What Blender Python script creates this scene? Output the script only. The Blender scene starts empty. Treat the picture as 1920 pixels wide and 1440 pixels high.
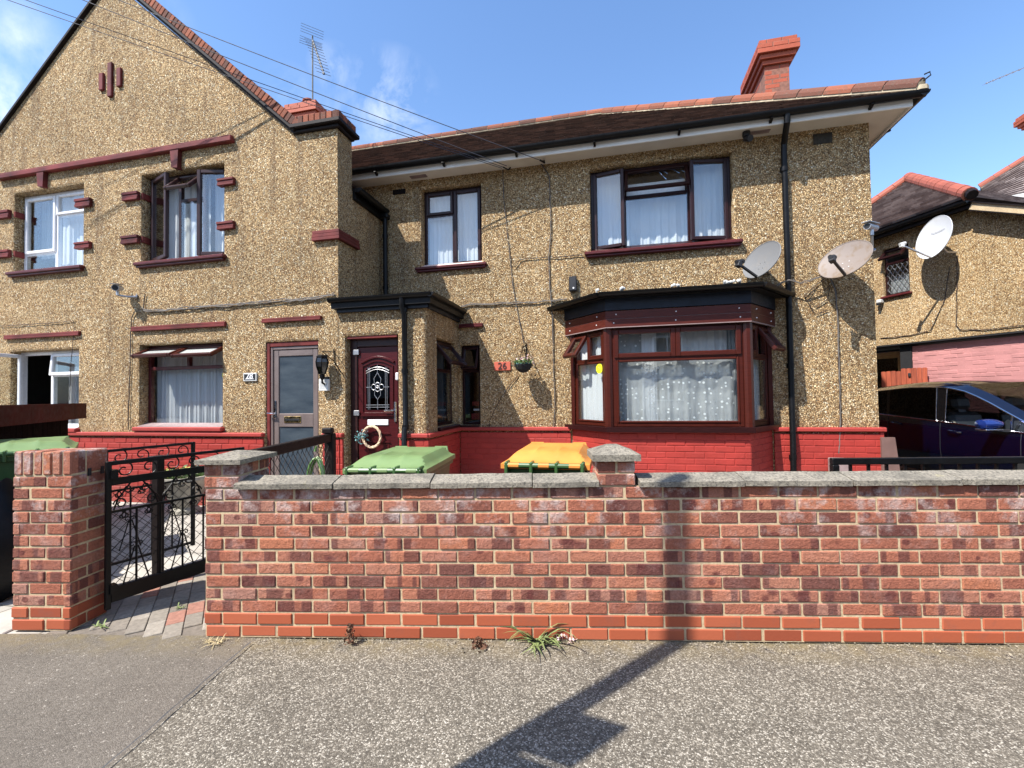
import bpy, bmesh, math, random
from mathutils import Matrix, Vector
rnd = random.Random(11)
scene = bpy.context.scene
COL = scene.collection

# ------------------------------------------------------------------ camera
FPX = 850.0
EYE = Vector((0, 0, 1.46))
R0 = Vector((0.9749, 0.2222, -0.0147))
R1 = Vector((-0.0197, 0.0203, -0.9996))
R2 = Vector((-0.2218, 0.9748, 0.0242))
cam = bpy.data.cameras.new('camera')
cam.sensor_width = 36.0
cam.lens = FPX / 1920 * 36.0
cam.clip_start = 0.05
cam.clip_end = 2000
cam_o = bpy.data.objects.new('camera', cam)
COL.objects.link(cam_o)
mw = Matrix((R0, -R1, -R2)).transposed().to_4x4()
mw.translation = EYE
cam_o.matrix_world = mw
scene.camera = cam_o

# ------------------------------------------------------------------ light
SUN_AZ = math.radians(50.5)      # direction the light travels, from +X towards +Y
SUN_EL = math.radians(53.0)
LIGHT = Vector((math.cos(SUN_AZ) * math.cos(SUN_EL), math.sin(SUN_AZ) * math.cos(SUN_EL), -math.sin(SUN_EL)))
sun = bpy.data.lights.new('sun', 'SUN')
sun.energy = 5.0
sun.angle = math.radians(0.53)
sun.color = (1.0, 0.955, 0.89)
sun_o = bpy.data.objects.new('sun', sun)
COL.objects.link(sun_o)
sun_o.rotation_euler = LIGHT.to_track_quat('-Z', 'Y').to_euler()
sun_o.location = -LIGHT * 40
scene.view_settings.view_transform = 'Standard'
scene.view_settings.look = 'None'
scene.view_settings.exposure = 0.92
scene.view_settings.gamma = 1.0

def ray(px, py):
    return R0 * ((px - 960) / FPX) + R1 * ((py - 720) / FPX) + R2
def PY(px, py, Y):
    d = ray(px, py); return EYE + d * (Y / d.y)
def PX(px, py, X):
    d = ray(px, py); return EYE + d * (X / d.x)
def PZ(px, py, Z=0.0):
    d = ray(px, py); return EYE + d * ((Z - EYE.z) / d.z)
def PN(px, py, p0, n):
    d = ray(px, py); return EYE + d * ((p0 - EYE).dot(n) / d.dot(n))
def CW(a, d, z=0.0):             # metres right of the lens axis, metres ahead, height
    return Vector((a * 0.975 - d * 0.2218, a * 0.2222 + d * 0.9748, z))

world = bpy.data.worlds.new('World')
scene.world = world
world.use_nodes = True
wt = world.node_tree
wt.nodes.clear()
def wn(t, **kw):
    n = wt.nodes.new(t)
    for k, v in kw.items(): setattr(n, k, v)
    return n
w_out = wn('ShaderNodeOutputWorld')
w_bg = wn('ShaderNodeBackground')
w_bg.inputs['Strength'].default_value = 0.142
sky = wn('ShaderNodeTexSky', sky_type='NISHITA', sun_disc=False)
sky.sun_elevation = SUN_EL
sky.sun_rotation = math.atan2(-LIGHT.x, -LIGHT.y)
sky.air_density = 1.15
sky.dust_density = 0.5
sky.ozone_density = 2.2
hsv = wn('ShaderNodeHueSaturation')
hsv.inputs['Saturation'].default_value = 1.12
wtint = wn('ShaderNodeMix', data_type='RGBA', blend_type='MULTIPLY')
wtint.inputs[0].default_value = 1.0
wt.links.new(sky.outputs[0], wtint.inputs[6])
wtint.inputs[7].default_value = (1.05, 1.03, 1.07, 1)
wt.links.new(wtint.outputs[2], hsv.inputs['Color'])
tc = wn('ShaderNodeTexCoord')
nrm = wn('ShaderNodeVectorMath', operation='NORMALIZE')
wt.links.new(tc.outputs['Generated'], nrm.inputs[0])
def wmath(op, a, b=None, clamp=False):
    n = wn('ShaderNodeMath', operation=op); n.use_clamp = clamp
    for i, v in enumerate((a, b)):
        if v is None: continue
        if isinstance(v, (int, float)): n.inputs[i].default_value = v
        else: wt.links.new(v, n.inputs[i])
    return n.outputs[0]
wnoise = wn('ShaderNodeTexNoise')
wnoise.inputs['Scale'].default_value = 9.0
wnoise.inputs['Detail'].default_value = 8.0
wnoise.inputs['Roughness'].default_value = 0.62
wnoise.inputs['Distortion'].default_value = 0.35
wmap = wn('ShaderNodeMapping')
wmap.inputs['Scale'].default_value = (1.0, 1.0, 0.75)
wt.links.new(nrm.outputs[0], wmap.inputs[0])
wt.links.new(wmap.outputs[0], wnoise.inputs['Vector'])
cl_mask = None
for (px, py, size, *amp) in ((735, 200, 0.10, 0.95), (700, 165, 0.06, .7), (650, 225, 0.07, .5), (625, 130, 0.045, .6), (770, 155, .03, .7), (545, 175, .05, .4),
                            (-30, 205, 0.10, 1.3), (40, 75, 0.055, .7), (20, 55, .05, .5), (300, 40, .05, .25), (-260, 130, .2, .9), (-.2, -1, .45), (.7, -.8, .35), (-.9, -.5, .5), (.1, -.6, .9), (.9, -.1, .5)):  # direction-vector entries: unseen clouds added behind the camera to whiten ambient light
    d = ray(px, py).normalized() if py > 1.5 or py < -1.5 else Vector((px, py, size)).normalized()
    if amp: amp = amp[0]
    else: size, amp = .75, .8
    dp = wn('ShaderNodeVectorMath', operation='DISTANCE')
    wt.links.new(nrm.outputs[0], dp.inputs[0])
    dp.inputs[1].default_value = d
    m = wmath('MULTIPLY', wmath('SUBTRACT', 1.0, wmath('DIVIDE', dp.outputs['Value'], size), True), amp)
    cl_mask = m if cl_mask is None else wmath('MAXIMUM', cl_mask, m)
nz = wmath('MULTIPLY', wmath('SUBTRACT', wnoise.outputs[0], 0.40, True), 3.6, True)
fac = wmath('MULTIPLY', cl_mask, nz, True)
wmix = wn('ShaderNodeMix', data_type='RGBA')
wt.links.new(wmath('MULTIPLY', fac, 0.85), wmix.inputs[0])
wt.links.new(hsv.outputs[0], wmix.inputs[6])
wmix.inputs[7].default_value = (5.6, 5.8, 6.1, 1)
wt.links.new(wmix.outputs[2], w_bg.inputs['Color'])
wt.links.new(w_bg.outputs[0], w_out.inputs[0])

# ------------------------------------------------------------------ materials
def srgb(r, g, b):
    return tuple(((c / 255) / 12.92 if c / 255 <= .04045 else ((c / 255 + .055) / 1.055) ** 2.4) for c in (r, g, b)) + (1,)

class G:
    def __init__(s, name):
        s.m = bpy.data.materials.new(name); s.m.use_nodes = True
        s.t = s.m.node_tree; s.t.nodes.clear()
        s.out = s.t.nodes.new('ShaderNodeOutputMaterial')
        s.co = None
    def n(s, typ, inp=None, **kw):
        nd = s.t.nodes.new('ShaderNode' + typ)
        for k, v in kw.items(): setattr(nd, k, v)
        for k, v in (inp or {}).items(): s.set(nd.inputs[k], v)
        return nd
    def set(s, sock, v):
        if isinstance(v, bpy.types.NodeSocket): s.t.links.new(v, sock)
        elif v is not None:
            try: sock.default_value = v
            except Exception: sock.default_value = tuple(v)[:3]
    def obj(s, scale=None):
        if s.co is None: s.co = s.n('TexCoord').outputs['Object']
        if scale is None: return s.co
        return s.n('Mapping', {0: s.co, 'Scale': scale}).outputs[0]
    def noise(s, scale, detail=4, rough=.55, vec=None, dist=0):
        return s.n('TexNoise', {'Vector': vec or s.obj(), 'Scale': scale, 'Detail': detail, 'Roughness': rough, 'Distortion': dist})
    def vor(s, scale, feature='F1', vec=None, rand=1.0):
        return s.n('TexVoronoi', {'Vector': vec or s.obj(), 'Scale': scale, 'Randomness': rand}, feature=feature)
    def ramp(s, fac, stops, interp='LINEAR'):
        r = s.n('ValToRGB', {0: fac}); cr = r.color_ramp; cr.interpolation = interp
        while len(cr.elements) > 1: cr.elements.remove(cr.elements[-1])
        cr.elements[0].position = stops[0][0]; cr.elements[0].color = stops[0][1] if len(stops[0][1]) == 4 else tuple(stops[0][1]) + (1,)
        for p, c in stops[1:]:
            e = cr.elements.new(p); e.color = c if len(c) == 4 else tuple(c) + (1,)
        return r.outputs[0]
    def val(s, fac, a, b, lo=0., hi=1.):
        return s.n('MapRange', {0: fac, 1: a, 2: b, 3: lo, 4: hi}).outputs[0]
    def mix(s, fac, a, b, mode='MIX'):
        x = s.n('Mix', data_type='RGBA', blend_type=mode)
        s.set(x.inputs[0], fac); s.set(x.inputs[6], a if not isinstance(a, tuple) or len(a) == 4 else a + (1,)); s.set(x.inputs[7], b if not isinstance(b, tuple) or len(b) == 4 else b + (1,))
        return x.outputs[2]
    def mth(s, op, a, b=0.0, clamp=False):
        x = s.n('Math', operation=op); x.use_clamp = clamp
        s.set(x.inputs[0], a); s.set(x.inputs[1], b); return x.outputs[0]
    def bump(s, h, strength=.5, dist=.01, nrm=None):
        return s.n('Bump', {'Height': h, 'Strength': strength, 'Distance': dist, 'Normal': nrm}).outputs[0]
    def attr(s):
        a = s.n('Attribute'); a.attribute_name = 'bcol'
        return s.n('SeparateColor', {0: a.outputs['Color']})
    def pbr(s, color, rough=.6, normal=None, metal=0., spec=None, coat=None, **kw):
        b = s.n('BsdfPrincipled')
        s.set(b.inputs['Base Color'], color if not isinstance(color, tuple) or len(color) == 4 else color + (1,))
        s.set(b.inputs['Roughness'], rough); s.set(b.inputs['Metallic'], metal)
        if normal is not None: s.set(b.inputs['Normal'], normal)
        if spec is not None: s.set(b.inputs['Specular IOR Level'], spec)
        if coat: s.set(b.inputs['Coat Weight'], coat); s.set(b.inputs['Coat Roughness'], .04)
        s.t.links.new(b.outputs[0], s.out.inputs[0])
        s.b = b
        return s.m

def simple(name, c, rough=.5, metal=0., var=.12, nscale=6, bscale=0, bstr=.15, bd=.004, **kw):
    g = G(name)
    f = g.noise(nscale, 5).outputs[0]
    lo = tuple(x * (1 - var) for x in c[:3]); hi = tuple(min(1, x * (1 + var)) for x in c[:3])
    col = g.ramp(f, [(.3, lo), (.7, hi)])
    rr = g.val(g.noise(nscale * 4, 3).outputs[0], .3, .7, max(.02, rough - .08), rough + .1)
    nb = g.bump(g.noise(bscale, 4).outputs[0], bstr, bd) if bscale else None
    return g.pbr(col, rr, nb, metal, **kw)

MAT = {}
def pebbledash(name, warm=1.0):
    g = G(name)
    wob = g.n('VectorMath', {0: g.obj(), 1: g.n('VectorMath', {0: g.noise(70, 2, .6).outputs['Color'], 1: (.020, .020, .020)}, operation='MULTIPLY').outputs[0]}, operation='ADD').outputs[0]
    v = g.vor(56, vec=wob)
    ed = g.vor(56, 'DISTANCE_TO_EDGE', vec=wob).outputs['Distance']
    sep = g.n('SeparateColor', {0: v.outputs['Color']})
    stone = g.ramp(sep.outputs[0], [(0, (.29, .16, .075)), (.14, (.51, .32, .148)), (.38, (.71, .48, .235)), (.70, (.84, .605, .325)), (.92, (.91, .73, .45)), (1, (.94, .84, .62))])
    crev = g.val(ed, .008, .135)
    col = g.mix(crev, (.085, .046, .020), stone)
    big = g.val(g.noise(.9, 6, .6).outputs[0], .3, .7, .78, 1.12)
    col = g.mix(1.0, col, g.n('CombineColor', {0: big, 1: big, 2: big}).outputs[0], 'MULTIPLY')
    st = g.noise(1.0, 6, .6, g.obj((5.0, 5.0, .42))).outputs[0]
    col = g.mix(g.val(st, .55, .74, 0, .6), col, (.15, .095, .06))
    bl = g.noise(3.2, 6, .7).outputs[0]
    col = g.mix(g.val(bl, .60, .8, 0, .4), col, (.22, .135, .10))
    hgt = g.mth('ADD', g.val(ed, 0, .22), g.mth('MULTIPLY', sep.outputs[1], .9))
    return g.pbr(col, .85, g.bump(hgt, 1.0, .014), spec=.25)
MAT['pebble'] = pebbledash('pebbledash')

def brick_mat():
    g = G('multi_red_brick')
    a = g.attr()
    base = g.ramp(a.outputs[0], [(0, (.17, .070, .055)), (.22, (.29, .108, .070)), (.5, (.36, .132, .080)), (.72, (.365, .158, .108)), (.88, (.43, .16, .085)), (1, (.33, .175, .135))])
    # dark kiss marks across single bricks
    ofs = g.n('VectorMath', {0: g.obj((11, 11, .4)), 1: g.n('VectorMath', {0: g.n('CombineXYZ', {0: a.outputs[0], 1: a.outputs[1], 2: a.outputs[2]}).outputs[0], 1: (60, 60, 60)}, operation='MULTIPLY').outputs[0]}, operation='ADD').outputs[0]
    km = g.noise(1.0, 0, .4, ofs).outputs[0]
    km2 = g.mth('MULTIPLY', g.val(km, .53, .56), g.val(a.outputs[1], .38, .46))
    sp = g.vor(9.5, 'SMOOTH_F1', g.obj((1, 1, 1.2)))
    ring = g.val(sp.outputs['Distance'], .17, .24, 1, 0)
    ring = g.mth('MULTIPLY', ring, g.val(a.outputs[2], .58, .62))
    col = g.mix(g.mth('MULTIPLY', km2, .75), base, (.115, .042, .038))
    col = g.mix(g.mth('MULTIPLY', ring, .75), col, (.12, .035, .032))
    pale = g.mth('MULTIPLY', g.val(g.noise(6, 8, .72).outputs[0], .5, .68), g.val(g.n('SeparateXYZ', {0: g.obj()}).outputs[2],   .50, .88, .14, 1.25))
    col = g.mix(g.mth('MULTIPLY', pale, .9), col, (.52, .44, .41))
    wisp = g.val(g.noise(26, 6, .75, dist=1.2).outputs[0], .66, .74)
    col = g.mix(g.mth('MULTIPLY', wisp, .5), col, (.62, .50, .46))
    gr = g.noise(70, 6, .75).outputs[0]
    col = g.mix(.55, col, g.ramp(gr, [(.3, (.40, .36, .36)), (.7, (1.55, 1.5, 1.45))]), 'MULTIPLY')
    return g.pbr(col, .88, g.bump(g.mth('ADD', g.noise(120, 4, .7).outputs[0], g.mth('MULTIPLY', g.noise(38, 3).outputs[0], 1.0)), 1.0, .009), spec=.2)
MAT['brick'] = brick_mat()

def orange_brick():
    g = G('smooth_orange_brick')
    a = g.attr()
    base = g.ramp(a.outputs[0], [(0, (.26, .060, .028)), (.5, (.34, .082, .036)), (1, (.39, .105, .05))])
    d = g.val(g.noise(7, 6, .65).outputs[0], .55, .75, 0, .45)
    col = g.mix(d, base, (.17, .08, .06))
    return g.pbr(col, .72, g.bump(g.noise(60, 4).outputs[0], .25, .003), spec=.3)
MAT['obrick'] = orange_brick()

def mortar():
    g = G('mortar')
    f = g.noise(40, 5, .7).outputs[0]
    col = g.ramp(f, [(.25, (.36, .265, .155)), (.6, (.55, .43, .27)), (.85, (.65, .54, .38))])
    d = g.val(g.noise(3, 5).outputs[0], .5, .75, 0, .55)
    col = g.mix(d, col, (.26, .2, .14))
    return g.pbr(col, .95, g.bump(g.noise(140, 4, .7).outputs[0], .6, .004), spec=.1)
MAT['mortar'] = mortar()

def coping():
    g = G('weathered_concrete_coping')
    f = g.noise(70, 6, .75).outputs[0]
    col = g.ramp(f, [(.34, (.05, .045, .038)), (.46, (.20, .18, .145)), (.62, (.32, .285, .225)), (.8, (.42, .38, .315))])
    d = g.val(g.noise(3.5, 7, .7).outputs[0], .47, .66, 0, .75)
    col = g.mix(d, col, (.085, .08, .068))
    l = g.val(g.noise(9, 5, .7).outputs[0], .62, .7, 0, .4)
    col = g.mix(l, col, (.38, .34, .16))
    return g.pbr(col, .95, g.bump(g.noise(110, 5, .75).outputs[0], .9, .006), spec=.15)
MAT['coping'] = coping()

def paint_brick(name, c, worn, dark=.55):
    g = G(name)
    a = g.attr()
    f = g.noise(2.5, 6, .6).outputs[0]
    col = g.ramp(f, [(.3, tuple(x * .86 for x in c)), (.7, tuple(min(1, x * 1.12) for x in c))])
    col = g.mix(.5, col, g.ramp(a.outputs[0], [(0, (.84, .84, .84)), (1, (1.12, 1.1, 1.1))]), 'MULTIPLY')
    w = g.val(g.noise(14, 7, .72).outputs[0], .66, .72, 0, .75)
    col = g.mix(w, col, worn)
    dd = g.val(g.noise(5, 6, .7, g.obj((1, 1, 2.2))).outputs[0], .56, .74, 0, dark)
    col = g.mix(dd, col, tuple(x * .45 for x in c))
    zz = g.n('SeparateXYZ', {0: g.obj()}).outputs[2]
    low = g.mth('MULTIPLY', g.val(zz, .55, .05), g.val(g.noise(6, 6, .7).outputs[0], .35, .65))
    col = g.mix(g.mth('MULTIPLY', low, .5), col, (.16, .10, .08))
    return g.pbr(col, .62, g.bump(g.mth('ADD', g.noise(28, 4).outputs[0], g.mth('MULTIPLY', g.noise(110, 3).outputs[0], .5)), .5, .005), spec=.3)
MAT['redbrick'] = paint_brick('red_painted_brick', (.31, .032, .024), (.40, .13, .10))
MAT['redpaint'] = paint_brick('red_painted_render', (.32, .040, .032), (.40, .16, .13), .3)
MAT['pinkbrick'] = paint_brick('pink_painted_brick', (.46, .215, .205), (.58, .38, .36), .25)
MAT['chimbrick'] = paint_brick('red_chimney_brick', (.36, .082, .042), (.42, .2, .14), .2)
MAT['redtrim'] = simple('red_trim_paint', (.125, .022, .019), .55, var=.5, nscale=3, bscale=40, spec=.25)
MAT['maroon'] = simple('maroon_sill_paint', (.080, .013, .014), .4, var=.25, nscale=8, bscale=50, spec=.3)
MAT['brownsill'] = simple('faded_brown_sill', (.26, .19, .18), .5, var=.2)
MAT['pinksill'] = simple('pale_pink_sill', (.62, .48, .44), .5, var=.12)
def mahog(name, c, spec=.5):
    g = G(name)
    w = g.noise(10, 6, .6, g.obj((1, 1, 9))).outputs[0]
    col = g.ramp(w, [(.3, tuple(x * .7 for x in c)), (.7, tuple(x * 1.25 for x in c))])
    return g.pbr(col, .33, g.bump(w, .08, .002), spec=spec)
MAT['rose'] = mahog('rosewood_upvc', (.020, .0050, .0050), .3)
MAT['mahog'] = mahog('mahogany_upvc', (.052, .0092, .0052), .28)
MAT['clad'] = mahog('mahogany_cladding', (.075, .0155, .0105), .25)
MAT['brownupvc'] = mahog('brown_upvc', (.030, .0115, .011), .35)
MAT['wupvc'] = simple('white_upvc', (.66, .66, .67), .3, var=.04)
MAT['white'] = simple('white_paint', (.70, .68, .64), .5, var=.08, nscale=3, bscale=25)
MAT['soffit'] = simple('dirty_white_soffit', (.60, .55, .47), .55, var=.14, nscale=2)
MAT['gutter'] = simple('black_plastic', (.0045, .0045, .005), .38, var=.3, nscale=9, spec=.22)
MAT['iron'] = simple('black_painted_iron', (.0035, .0035, .004), .42, var=.4, nscale=20, bscale=120, spec=.25)
MAT['rustiron'] = simple('rusty_dark_metal', (.010, .0065, .006), .55, var=.5, nscale=20, bscale=100, spec=.2)
MAT['cable'] = simple('dark_cable', (.03, .02, .02), .6, var=.4)
MAT['greycable'] = simple('grey_cable', (.13, .115, .10), .6, var=.3)
MAT['wire'] = simple('overhead_wire', (.018, .018, .03), .6)
MAT['silver'] = simple('chrome', (.75, .75, .77), .14, metal=1., var=.04)
MAT['steel'] = simple('galvanised_steel', (.45, .45, .46), .4, metal=.9, var=.2, nscale=20)
MAT['brass'] = simple('brass', (.70, .50, .22), .22, metal=1., var=.1)
MAT['blackfelt'] = simple('black_roof_edge', (.0045, .0045, .005), .5, var=.5, nscale=12, bscale=30, spec=.2)
MAT['navypaint'] = simple('blue_black_fascia_paint', (.006, .009, .016), .42, var=.5, nscale=9, bscale=30, spec=.3)
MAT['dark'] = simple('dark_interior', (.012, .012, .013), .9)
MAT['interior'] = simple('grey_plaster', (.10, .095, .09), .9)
MAT['tyre'] = simple('rubber', (.012, .012, .012), .85)
MAT['black'] = simple('matt_black_plastic', (.014, .014, .016), .5, var=.2)
MAT['cctv'] = simple('grey_camera_housing', (.32, .33, .35), .35, var=.1)
MAT['label'] = simple('white_label', (.55, .55, .52), .5, var=.04)
MAT['letter_w'] = simple('white_lettering', (.85, .85, .85), .5, var=.02)
MAT['letter_d'] = simple('dark_lettering', (.045, .016, .014), .6, var=.02)
MAT['letter_g'] = simple('grey_lettering', (.35, .36, .38), .6, var=.02)
MAT['plaque_r'] = simple('terracotta_plaque', (.46, .095, .055), .6, var=.15, bscale=60)
MAT['sticker'] = simple('yellow_sticker', (.85, .80, .02), .5, var=.04)
MAT['shed'] = simple('black_stained_timber', (.004, .0035, .0035), .85, var=.4, nscale=12, spec=.05)
MAT['shedboard'] = simple('dark_mahogany_board', (.050, .0065, .0035), .6, var=.35, nscale=5, spec=.12)
def fencewood():
    g = G('orange_stained_timber')
    w = g.noise(5, 6, .6, g.obj((9, 9, .8))).outputs[0]
    a = g.attr()
    col = g.ramp(w, [(.25, (.20, .035, .015)), (.75, (.40, .085, .032))])
    col = g.mix(.6, col, g.ramp(a.outputs[0], [(0, (.7, .7, .7)), (1, (1.15, 1.15, 1.15))]), 'MULTIPLY')
    return g.pbr(col, .7, g.bump(w, .3, .004))
MAT['fence'] = fencewood()
def pine():
    g = G('golden_pine_frame')
    w = g.noise(6, 5, .6, g.obj((2, 2, 12))).outputs[0]
    return g.pbr(g.ramp(w, [(.3, (.28, .13, .035)), (.7, (.50, .27, .08))]), .4)
MAT['pine'] = pine()

def tile_mat(name, stops, moss):
    g = G(name)
    a = g.attr()
    col = g.ramp(a.outputs[0], stops)
    f = g.noise(18, 6, .7).outputs[0]
    col = g.mix(g.val(f, .52, .7, 0, .7), col, moss)
    col = g.mix(g.val(g.noise(60, 4, .7).outputs[0], .6, .75, 0, .5), col, (.42, .37, .32))
    return g.pbr(col, .9, g.bump(g.noise(70, 4, .7).outputs[0], .5, .006), spec=.2)
MAT['tile'] = tile_mat('brown_roof_tile', [(0, (.045, .026, .018)), (.5, (.085, .046, .030)), (1, (.135, .075, .05))], (.04, .034, .026))
MAT['slate'] = tile_mat('grey_brown_roof_tile', [(0, (.14, .105, .095)), (.5, (.215, .17, .155)), (1, (.31, .26, .24))], (.10, .075, .07))
MAT['ridge'] = tile_mat('terracotta_ridge_tile', [(0, (.085, .045, .036)), (.35, (.17, .068, .046)), (.7, (.22, .075, .045)), (1, (.29, .10, .058))], (.12, .085, .065))
MAT['ridge2'] = paint_brick('bright_terracotta_ridge', (.28, .078, .048), (.38, .2, .14), .5)
MAT['cream'] = simple('ridge_mortar', (.42, .35, .24), .9, var=.35, nscale=14, bscale=60)
MAT['darkvent'] = simple('dirty_vent', (.035, .03, .022), .8, var=.4, nscale=20)
MAT['darkmortar'] = simple('sooty_mortar', (.22, .10, .07), .95, var=.3, nscale=20)
MAT['greyrender'] = simple('grey_blue_render', (.13, .145, .165), .9, var=.2, nscale=2)
MAT['lead'] = simple('lead_sheet', (.10, .105, .11), .6, var=.3, nscale=8, bscale=30)

def glass(name, tint=(.86, .9, .9), refl=.10, maxr=.75, rough=.0):
    g = G(name)
    tr = g.n('BsdfTransparent', {0: tint + (1,)})
    gl = g.n('BsdfGlossy', {'Color': (1, 1, 1, 1), 'Roughness': rough})
    lw = g.n('LayerWeight', {0: .5})
    f = g.mth('ADD', refl, g.mth('MULTIPLY', g.mth('POWER', lw.outputs['Facing'], 4.0), maxr - refl))
    mx = g.n('MixShader', {0: f})
    g.t.links.new(tr.outputs[0], mx.inputs[1]); g.t.links.new(gl.outputs[0], mx.inputs[2])
    g.t.links.new(mx.outputs[0], g.out.inputs[0])
    return g.m
MAT['glass'] = glass('window_glass', (.96, .98, .98), refl=.085, maxr=.8)
MAT['darkglass'] = glass('tinted_glass', (.09, .105, .125), .06, .5)
MAT['carglass'] = glass('car_glass', (.88, .92, .92), .02, .5)
MAT['privacy'] = glass('privacy_glass', (.03, .03, .035), .02, .5)
def frosted():
    g = G('frosted_glass')
    f = g.noise(90, 4, .7).outputs[0]
    col = g.ramp(f, [(.35, (.30, .31, .29)), (.65, (.52, .53, .50))])
    return g.pbr(col, .22, g.bump(f, .4, .003), spec=.5)
MAT['frost'] = frosted()
def obscure():
    g = G('obscure_grey_glass')
    f = g.noise(2.2, 5, .6, g.obj((1, 1, 3.5))).outputs[0]
    col = g.ramp(f, [(.3, (.030, .042, .056)), (.7, (.062, .078, .092))])
    return g.pbr(col, .10, g.bump(g.noise(60, 3).outputs[0], .03, .002), spec=.6)
MAT['obscure'] = obscure()

def net(name, c, dots=False, alpha=1.0):
    g = G(name)
    d = g.n('BsdfDiffuse', {0: c + (1,)})
    t = g.n('BsdfTranslucent', {0: tuple(x * .8 for x in c) + (1,)})
    mx = g.n('MixShader', {0: .25})
    g.t.links.new(d.outputs[0], mx.inputs[1]); g.t.links.new(t.outputs[0], mx.inputs[2])
    out = mx.outputs[0]
    if dots:
        v = g.vor(16, rand=.5, vec=g.n('Mapping', {0: g.obj(), 'Scale': (1, .0, 1)}).outputs[0])
        star = g.val(v.outputs['Distance'], .20, .27, 1, 0)
        z = g.n('SeparateXYZ', {0: g.obj()}).outputs[2]
        lace = g.mth('MULTIPLY', g.val(z, 1.16, 1.10, 0, 1), g.val(g.noise(55, 3, .6).outputs[0], .42, .6))
        a = g.mth('MAXIMUM', g.mth('MAXIMUM', star, lace), g.val(g.noise(5, 3).outputs[0],   .3, .7, .28, .48))
        tr = g.n('BsdfTransparent', {0: (1, 1, 1, 1)})
        m2 = g.n('MixShader', {0: a})
        g.t.links.new(tr.outputs[0], m2.inputs[1]); g.t.links.new(out, m2.inputs[2])
        out = m2.outputs[0]
    g.t.links.new(out, g.out.inputs[0])
    return g.m
MAT['net'] = net('net_curtain', (.78, .79, .80))
MAT['lace'] = net('star_lace_curtain', (.86, .87, .86), True)
MAT['drape'] = net('heavier_curtain', (.40, .41, .41))

def tarmac(name, lo, mid, hi, chip, scale, pos):
    g = G(name)
    v = g.vor(scale)
    s = g.n('SeparateColor', {0: v.outputs['Color']})
    col = g.ramp(s.outputs[0], pos(lo, mid, hi, chip))
    ed = g.vor(scale, 'DISTANCE_TO_EDGE').outputs['Distance']
    col = g.mix(g.val(ed, .0, .10, .7, 0), col, tuple(x * .5 for x in lo))
    n1 = g.val(g.noise(2.2, 6, .65).outputs[0], .3, .7, .80, 1.12)
    col = g.mix(1.0, col, g.n('CombineColor', {0: n1, 1: n1, 2: n1}).outputs[0], 'MULTIPLY')
    dk = g.val(g.noise(1.1, 7, .7).outputs[0], .58, .72, 0, .45)
    col = g.mix(dk, col, lo)
    dn = g.n('VectorMath', {0: g.obj(), 1: (-.1784, .98396, 0)}, operation='DOT_PRODUCT').outputs['Value']
    foot = g.mth('MULTIPLY', g.val(dn, 2.50, 2.72), g.val(g.noise(9, 6, .7).outputs[0], .36, .62))
    col = g.mix(g.mth('MULTIPLY', foot, .75), col, (.21, .165, .085))
    gum = g.val(g.vor(2.6).outputs['Distance'], .035, .05, .45, 0)
    col = g.mix(gum, col, tuple(x * .75 for x in lo))
    oil = g.val(g.noise(1.7, 4, .6).outputs[0], .62, .72, 0, .4)
    col = g.mix(oil, col, tuple(x * .9 for x in lo))
    h = g.mth('ADD', g.val(ed, 0, .25), g.mth('MULTIPLY', s.outputs[1], .7))
    return g.pbr(col, .9, g.bump(h, .55, .005), spec=.25)
MAT['chip'] = tarmac('chippings_tarmac', (.088, .075, .057), (.172, .149, .114), (.265, .232, .18), (.42, .375, .30), 150,
                     lambda lo, mid, hi, chip: [(0, lo), (.2, tuple(x * .8 for x in mid)), (.5, mid), (.74, hi), (.9, chip), (1, (.52, .475, .39))])
MAT['asph'] = tarmac('worn_grey_tarmac', (.125, .107, .086), (.172, .148, .119), (.21, .183, .149), (.42, .375, .31), 150,
                     lambda lo, mid, hi, chip: [(0, lo), (.4, mid), (.85, hi), (.97, hi), (1, chip)])
MAT['road'] = simple('asphalt_road', (.06, .06, .06), .9, var=.25, nscale=3, bscale=90)
MAT['earth'] = simple('ground', (.16, .145, .12), .95, var=.3, nscale=1.0, bscale=30)
def slabs():
    g = G('pale_concrete_slabs')
    br = g.n('TexBrick', {'Vector': g.obj(), 'Color1': (.44, .41, .36, 1), 'Color2': (.37, .34, .295, 1), 'Mortar': (.2, .18, .15, 1), 'Scale': 1.0, 'Mortar Size': .008, 'Brick Width': .6, 'Row Height': .6})
    f = g.val(g.noise(4, 7, .7).outputs[0], .3, .7, .72, 1.15)
    col = g.mix(1.0, br.outputs[0], g.n('CombineColor', {0: f, 1: f, 2: f}).outputs[0], 'MULTIPLY')
    return g.pbr(col, .9, g.bump(g.noise(60, 5).outputs[0], .3, .004), spec=.2)
MAT['slabs'] = slabs()
def pavers():
    g = G('block_paver')
    a = g.attr()
    col = g.ramp(a.outputs[0], [(0, (.16, .135, .11)), (.5, (.25, .22, .18)), (.8, (.30, .265, .22)), (1, (.30, .15, .11))])
    f = g.val(g.noise(30, 6, .7).outputs[0], .3, .7, .7, 1.2)
    col = g.mix(1.0, col, g.n('CombineColor', {0: f, 1: f, 2: f}).outputs[0], 'MULTIPLY')
    return g.pbr(col, .9, g.bump(g.noise(120, 4, .7).outputs[0], .5, .004), spec=.2)
MAT['paver'] = pavers()
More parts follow.
